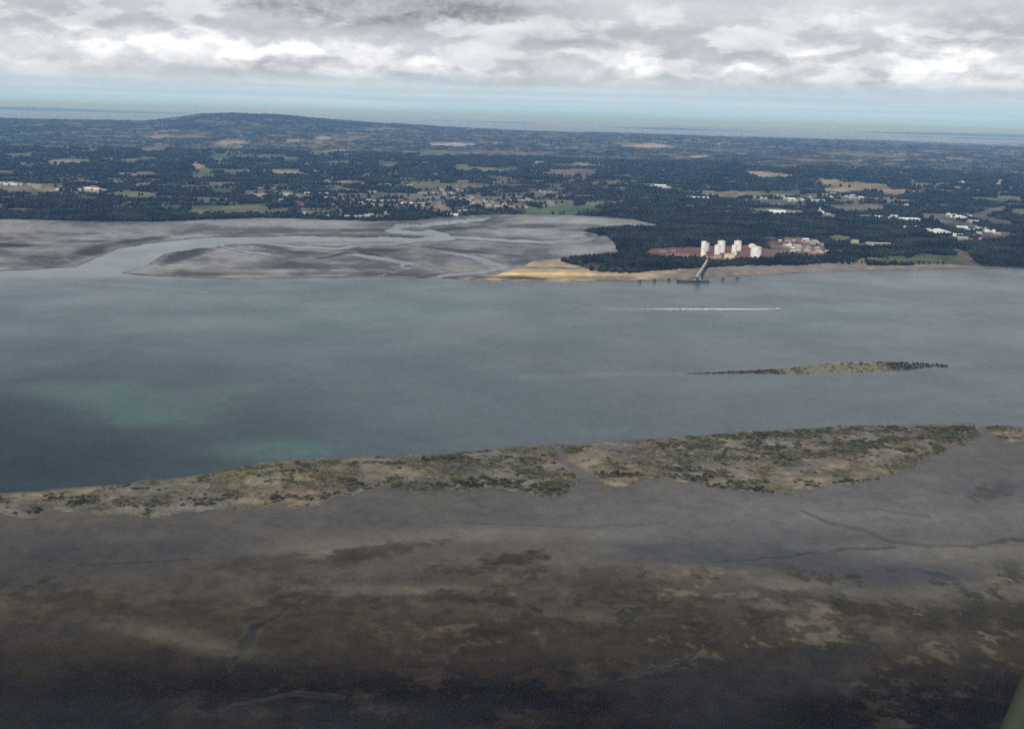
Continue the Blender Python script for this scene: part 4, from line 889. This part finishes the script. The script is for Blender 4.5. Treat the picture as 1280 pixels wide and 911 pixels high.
# speedboat and wake
bx_, by_ = ground(972.5, 386.6, 0); s = mpp(bx_, by_)
bt = empty('motorboat', (bx_, by_, 0)); tag(bt, 'small white motorboat speeding right at the head of its wake', 'boat')
hb = bmesh.new(); sec = []
for (xx, w, kz, tz) in [(-5.5, 1.7, -.4, 1.4), (-2, 1.9, -.5, 1.4), (1.5, 1.7, -.5, 1.6), (4, 1.0, -.2, 1.9), (5.8, .08, .9, 2.2)]:
    sec.append([hb.verts.new(p) for p in ((xx, -w, tz), (xx, -w * .85, .3), (xx, 0, kz), (xx, w * .85, .3), (xx, w, tz))])
for i in range(4):
    for k in range(5): hb.faces.new((sec[i][k], sec[i][(k + 1) % 5], sec[i + 1][(k + 1) % 5], sec[i + 1][k]))
hb.faces.new(sec[0]); hb.faces.new(sec[-1][::-1]); bmesh.ops.recalc_face_normals(hb, faces=hb.faces[:])
me = bpy.data.meshes.new('hull'); hb.to_mesh(me); hb.free(); link('hull', me, white, bt)
MB().box(-.5, 0, 2.2, 4.4, 2.4, 1.6).box(-.8, 0, 3.1, 3.6, 2.6, .18).build('cabin', white, bt)
MB().box(1.75, 0, 2.3, .14, 2.1, .9).build('windscreen', glass, bt)
wk = bmesh.new(); x0, _y = ground(700, 387.5, 0); N_ = 500; prev = None
wx0 = ground(690, 386.0, 0); wx1 = (bx_ - 5.5, by_)
for i in range(N_ + 1):
    t = i / N_; xx = wx0[0] + (wx1[0] - wx0[0]) * t; yy = wx0[1] + (wx1[1] - wx0[1]) * t
    hw = (1.5 + 10 * (1 - t) ** .7) * (.8 + .5 * random.random()) * (1 if t < .985 else .6)
    cur = (wk.verts.new((xx, yy - hw, .06)), wk.verts.new((xx, yy, .16 + .1 * random.random())), wk.verts.new((xx, yy + hw, .06)))
    if prev:
        wk.faces.new((prev[0], cur[0], cur[1], prev[1])); wk.faces.new((prev[1], cur[1], cur[2], prev[2]))
    prev = cur
me = bpy.data.meshes.new('boat_wake'); wk.to_mesh(me); wk.free()
wm = bpy.data.materials.new('wake_foam'); wm.use_nodes = True; gg = NG(wm.node_tree); pb = wm.node_tree.nodes['Principled BSDF']
pb.inputs['Base Color'].default_value = (.8, .85, .85, 1); pb.inputs['Roughness'].default_value = .8
tcw = gg.n('ShaderNodeTexCoord'); nzw = gg.noise(tcw.outputs['Object'], .12, 4, .7)
gw = gg.m('DIVIDE', gg.m('SUBTRACT', gg.n('ShaderNodeSeparateXYZ').outputs[0], wx0[0]), wx1[0] - wx0[0])
spw = [n for n in wm.node_tree.nodes if n.type == 'SEPXYZ'][0]; wm.node_tree.links.new(tcw.outputs['Object'], spw.inputs[0])
al = gg.ss(gg.m('ADD', nzw, gg.m('MULTIPLY', gw, .42)), .62, .84)
gg.put(pb.inputs['Alpha'], gg.m('MULTIPLY', al, gg.ss(gw, 0.0, .6, .35, 1.0)))
wko = link('boat_wake', me, wm); tag(wko, 'long thin white wake trailing left behind the motorboat', 'wake', kind='stuff')

# large pale buildings inland
LB = [('greenhouse', 941, 268.6, 12, .7, 1.6, 'white', 'small white building at the left end of the row in the forest clearing'), ('greenhouse', 953, 268.9, 11, .8, 1.8, 'white', 'second of the white sheds in the forest clearing behind the tanks'),
      ('greenhouse', 972, 267.8, 22, 1.6, 1.8, 'white', 'broadest pale shed in the forest clearing behind the tanks'), ('shed', 990, 266.5, 8, .5, 1.0, 'tan', 'small tan shed right of the broad pale shed in the clearing'),
      ('warehouse', 1101, 272.2, 12, .6, 1.2, 'white', 'leftmost warehouse of the upper row at the factory on the right'), ('warehouse', 1114, 274.4, 13, .7, 1.4, 'grey', 'grey white warehouse second in the upper row of the factory'),
      ('warehouse', 1138, 277.2, 23, 1.2, 2.2, 'white', 'long pale warehouse at the right end of the upper factory row'), ('warehouse', 1133, 286.5, 13, .8, 1.8, 'white', 'isolated white shed below the upper factory row'),
      ('warehouse', 1154, 287.3, 14, 1.1, 2.0, 'white', 'leftmost white hall of the lower factory block'), ('warehouse', 1167, 290.6, 14, 1.2, 2.2, 'white', 'second white hall of the lower factory block, stepped behind the first'),
      ('warehouse', 1181, 294.2, 24, 2.2, 2.8, 'white', 'largest white factory hall in the middle of the lower block'), ('warehouse', 1198, 295.8, 12, .6, 2.2, 'white', 'small white hall at the right end of the lower factory block'),
      ('warehouse', 1196, 272.3, 12, 1.2, 2.4, 'white', 'tall white hall at the top left of the far factory group'), ('warehouse', 1207, 275.3, 14, 1.6, 2.4, 'white', 'white hall in the centre of the far factory group'),
      ('warehouse', 1219, 279.0, 12, .9, 1.8, 'grey', 'greyish hall at the lower right of the far factory group'), ('warehouse', 1204, 287.4, 12, 1.0, 2.4, 'white', 'white hall behind the right end of the lower factory block'),
      ('warehouse', 1214, 289.8, 12, .8, 2.0, 'blue', 'pale green blue hall beside the lower factory block'), ('warehouse', 1228, 287.8, 11, .7, 1.8, 'white', 'left half of the long slanting white shed at the right'),
      ('warehouse', 1238, 290.4, 12, .7, 1.8, 'white', 'right half of the long slanting white shed at the right'), ('warehouse', 1218, 296.4, 9, .5, 1.8, 'blue', 'small pale blue shed below the slanting white shed'),
      ('warehouse', 1139, 258.2, 9, .8, 1.2, 'white', 'single small white building alone in the woods above the factory'), ('warehouse', 1027, 266.6, 6, .5, 2.6, 'white', 'small white building with a pointed tower above the village'),
      ('warehouse', 1036, 268.8, 6, .5, 1.6, 'grey', 'small grey building right of the white building with the tower'), ('warehouse', 1098, 307.6, 28, .5, 3.0, 'tan', 'long low tan building in the woods above the green shore field'),
      ('warehouse', 1069, 305.5, 8, .8, 4.0, 'tan', 'taller tan building at the left end of the long low tan building'),
      ('warehouse', 1206, 229.6, 7, .5, 1.6, 'white', 'small white building in the far fields above the factory'), ('warehouse', 1022, 252.0, 18, .6, 1.2, 'blue', 'pale blue long roof in the distant town right of centre'), ('warehouse', 988, 249.6, 12, .5, 1.2, 'white', 'white roof left of the pale blue long roof in the distant town'),
      ('warehouse', 865, 248.0, 10, .5, 1.2, 'white', 'left one of two white roofs in the woods above the left silo'), ('warehouse', 879, 248.6, 13, .5, 1.4, 'white', 'right one of two white roofs in the woods above the left silo'),
      ('warehouse', 918, 260.2, 16, .5, 1.4, 'blue', 'pale bluish roof above the clearing with the white sheds'), ('warehouse', 860, 259.6, 11, .6, 1.3, 'white', 'white roof low in the woods behind the tidal inlet'), ('warehouse', 972, 257.4, 18, .5, 1.2, 'grey', 'grey roof row just above the white sheds of the clearing'),
      ('warehouse', 508, 255.6, 15, .6, 1.4, 'white', 'bright white roof in the town behind the tidal flats'), ('warehouse', 566, 269.8, 13, .7, 1.6, 'white', 'bright white shed on the shore where the tidal flats meet the town'),
      ('warehouse', 528, 255.2, 12, .5, 1.2, 'grey', 'grey roof right of the bright white roof in the town'), ('warehouse', 825, 232.8, 14, .4, 1.0, 'white', 'far white roof in the fields above the silos'), ('warehouse', 512, 232.5, 7, .5, 1.4, 'tan', 'pinkish roof in the fields above the town'),
      ('warehouse', 484, 231.8, 6, .5, 1.4, 'blue', 'pale blue roof in the fields above the town'), ('warehouse', 391, 215.4, 6, .5, 1.4, 'blue', 'lone pale blue roof in the far fields at the left')]
LB += [('warehouse', 1190, 270.6, 8, .8, 2.2, 'white', 'white hall at the topmost left corner of the far factory group'), ('warehouse', 1210, 271.5, 9, .8, 2.2, 'white', 'white hall at the top middle of the far factory group'),
       ('warehouse', 1226, 276.2, 7, .6, 1.4, 'white', 'small white hall at the right end of the far factory group'), ('warehouse', 1186, 288.8, 9, .8, 1.8, 'grey', 'grey hall directly above the largest white factory hall'),
       ('warehouse', 1222, 293.0, 10, .7, 1.8, 'blue', 'pale blue green shed between the slanting white shed and the lower halls'), ('warehouse', 1204, 298.6, 12, .6, 1.6, 'grey', 'grey shed below the small white hall, nearest the woods'),
       ('warehouse', 1173, 285.4, 10, .6, 1.6, 'grey', 'grey roof behind the second white hall of the lower block'), ('warehouse', 1247, 293.4, 8, .5, 1.4, 'tan', 'tan shed right of the slanting white shed'),
       ('warehouse', 1118, 271.0, 8, .4, 1.2, 'white', 'thin white roof just above the upper factory row'), ('warehouse', 1230, 300.0, 10, .5, 1.4, 'tan', 'tan roof at the lower right edge of the factory')]
for (nm, cu, vb, w, d, h, rf, lb) in LB:
    shed(nm, cu, vb, w, d, h, roofs[rf], wallm if rf != 'white' else roofs['white'], lb, 'building' if nm != 'greenhouse' else 'greenhouse', rz=random.uniform(-.08, .08) - (.12 if 1140 < cu < 1250 else 0))
# spire of the white building with a tower
x, y, z = put(1024.6, 266.4); s = mpp(x, y)
t = empty('church_tower', (x, y, z)); tag(t, 'thin white pointed tower beside the small white building above the village', 'tower')
MB().box(0, 0, 9, 6, 6, 18).build('shaft', white, t); MB().lathe([(4.4, 18.02), (.2, 29)], 4, smooth=False).build('spire', roofs['grey'], t)

# small houses, each one a thing
def house_mesh(rf, seed):
    rr = random.Random(seed); w = rr.uniform(11, 20); d = rr.uniform(8, 12); h = rr.uniform(3.5, 6)
    b = MB().gable(w, d, h, 2.4, .6, 0, 1)
    for k in range(3): b.box(-w / 2 + w * (k + .5) / 3, -d / 2 - .04, h * .5, 1.5, .1, 1.4, mi=2)
    b.box(w * .2, 1, h + 2.6, .9, .9, 2.0, mi=0)
    me = b.mesh('house'); me.materials.append(wallm); me.materials.append(roofs[rf]); me.materials.append(glass)
    return me
HM = {k: [house_mesh(k, i * 7 + len(k)) for i in range(4)] for k in roofs}
def hamlet(n, cu, cv, wu, wv, label, group, kinds, sc=1.0, seed=0, minop=None):
    """houses in short rows along streets"""
    rr = random.Random(seed); made = 0; tries = 0
    while made < n and tries < n * 30:
        tries += 1
        u0 = rr.gauss(cu, wu * .5); v0 = rr.gauss(cv, wv * .5)
        if abs(u0 - cu) > wu or abs(v0 - cv) > wv: continue
        x0, y0, z0 = put(u0, v0); a = rr.choice((.15, .15, 1.72)) + rr.uniform(-.1, .1); gap = rr.uniform(24, 42)
        for j in range(rr.randrange(2, 6)):
            x = x0 + math.cos(a) * gap * j + rr.uniform(-4, 4); y = y0 + math.sin(a) * gap * j + rr.uniform(-4, 4)
            zz, sd_ = z_land(np.array([x]), np.array([y])); z = float(zz[0])
            if sd_[0] < 2 or made >= n: continue
            k = rr.choice(kinds); me = HM[k][rr.randrange(4)]
            o = bpy.data.objects.new('house', me); COL.objects.link(o); o.location = (x, y, z); o.rotation_euler = (0, 0, a + rr.uniform(-.06, .06))
            q = sc * rr.uniform(.8, 1.5); o.scale = (q, q, q)
            tag(o, label % {'white': 'white', 'grey': 'grey', 'red': 'red brown', 'tan': 'tan', 'blue': 'pale blue', 'slate': 'dark grey'}[k], 'house', group); made += 1
hamlet(48, 1000, 308, 36, 11, 'small house with a %s roof in the village right of the storage tanks', 'village houses right of the storage tanks', ['white', 'grey', 'blue', 'red', 'tan', 'grey'], .85, 1)
hamlet(150, 545, 250, 210, 21, 'small %s roofed house of the town behind the tidal flats', 'houses of the town behind the tidal flats', ['grey', 'tan', 'red', 'grey', 'red', 'slate', 'slate'], 1.05, 2)
hamlet(22, 440, 270.5, 90, 2.6, 'small %s roofed house on the shoreline of the tidal flats', 'shoreline houses at the tidal flats', ['white', 'grey', 'tan', 'tan'], 1.0, 3)
hamlet(40, 1000, 249, 140, 10, 'small %s roofed house of the scattered town beyond the storage tanks', 'houses of the town beyond the storage tanks', ['white', 'grey', 'tan', 'blue'], 1.25, 4)
hamlet(18, 90, 236, 110, 6, 'small %s roofed farmhouse in the fields at the far left', 'farmhouses in the fields at the left', ['white', 'tan', 'grey'], 1.3, 5)
hamlet(12, 1200, 283, 50, 8, 'small %s roofed house between the factory halls at the right', 'houses around the factory halls', ['grey', 'tan', 'red'], .9, 6)

# single trees along the right shore
bark = pmat('tree_bark', (.06, .045, .035), .9, .1)
def tree_meshes(seed):
    rr = random.Random(seed); nn = np.random.default_rng(seed)
    b = MB().lathe([(.45, -1), (.35, 2), (.22, 6), (.08, 8)], 8)
    for k in range(5):
        a = rr.uniform(0, 6.28); b.beam((0, 0, 2.5 + k * .8), (2.2 * math.cos(a), 2.2 * math.sin(a), 4.4 + k * .9), .16)
    tm = b.mesh('trunk'); tm.materials.append(bark)
    n = 420; d = nn.normal(size=(n, 3)); d /= np.linalg.norm(d, axis=1)[:, None]; rad = nn.random(n) ** .4
    P = d * rad[:, None] * np.array([3.6, 3.6, 3.6]) * (1 + .35 * np.sin(d[:, :1] * 4 + seed) * np.cos(d[:, 1:2] * 5)) + np.array([0, 0, 6.6])
    cb = bmesh.new()
    for p in P:
        q = nn.normal(size=(3, 3)) * .62; cb.faces.new([cb.verts.new(tuple(p + q[i])) for i in range(3)])
    cm = bpy.data.meshes.new('crown'); cb.to_mesh(cm); cb.free(); cm.materials.append(leaf)
    return tm, cm
TM = [tree_meshes(s) for s in range(4)]
rr = random.Random(5)
spots = [(1084 + i * 4.6 + rr.uniform(-1.5, 1.5), 332.3 + rr.uniform(-.5, .3), 'dark tree in the row between the green field and the beach') for i in range(13)] + \
        [(1109.5, 325.6, 'single dark tree standing in the middle of the green shore field')] + \
        [(1046 + i * 5 + rr.uniform(-2, 2), 330 + rr.uniform(-.6, .4), 'small tree along the shore left of the green field') for i in range(7)] + \
        [(1146 + i * 9 + rr.uniform(-3, 3), 331 + rr.uniform(-.5, .3), 'small tree along the seaward edge of the green field') for i in range(5)]
for i, (cu, vb, lb) in enumerate(spots):
    x, y, z = put(cu, vb); t = empty('broadleaf_tree', (x, y, z), rr.uniform(0, 6)); q = rr.uniform(.6, 1.1); t.scale = (q, q, q * rr.uniform(.9, 1.2))
    tag(t, lb, 'tree', None if i == 13 else 'small trees along the right shore')
    for nm, me in zip(('trunk', 'crown'), TM[i % 4]):
        o = bpy.data.objects.new(nm, me); COL.objects.link(o); o.parent = t

# wing strut of the aircraft the picture was taken from
def near(px, py, d):
    v = cF + cR * (px - PW / 2) / FOC - cU * (py - PH / 2) / FOC
    return Vector(v * d) + Vector((0, 0, CAMH))
D_ = 3.2
p0 = near(1252 - 28 * 3.2, 911 + 66 * 3.2, D_); p1 = near(1280 + 28 * 8, 845 - 66 * 8, D_ * 1.5)
axis = (p1 - p0).normalized(); side = axis.cross(Vector(cF)).normalized()
if side.dot(Vector(cR)) < 0: side = -side
thick = side.cross(axis).normalized()
sb = bmesh.new(); rings = []
for k in range(13):
    c0 = p0.lerp(p1, k / 12); ww = .16
    prof = [(0, 0), (.04, .22), (.2, .42), (.45, .5), (.75, .34), (1, .03), (1, -.03), (.75, -.34), (.45, -.5), (.2, -.42), (.04, -.22)]
    rings.append([sb.verts.new(c0 + side * (a * ww) + thick * (b * .09)) for a, b in prof])
for i in range(12):
    for k in range(11):
        f = sb.faces.new((rings[i][k], rings[i][(k + 1) % 11], rings[i + 1][(k + 1) % 11], rings[i + 1][k])); f.smooth = True
sb.faces.new(rings[0]); sb.faces.new(rings[-1][::-1]); bmesh.ops.recalc_face_normals(sb, faces=sb.faces[:])
me = bpy.data.meshes.new('aircraft_strut'); sb.to_mesh(me); sb.free()
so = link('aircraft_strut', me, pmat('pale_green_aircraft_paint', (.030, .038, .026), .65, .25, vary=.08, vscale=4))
tag(so, 'grey green edge of the aircraft in the bottom right corner', 'aircraft part')
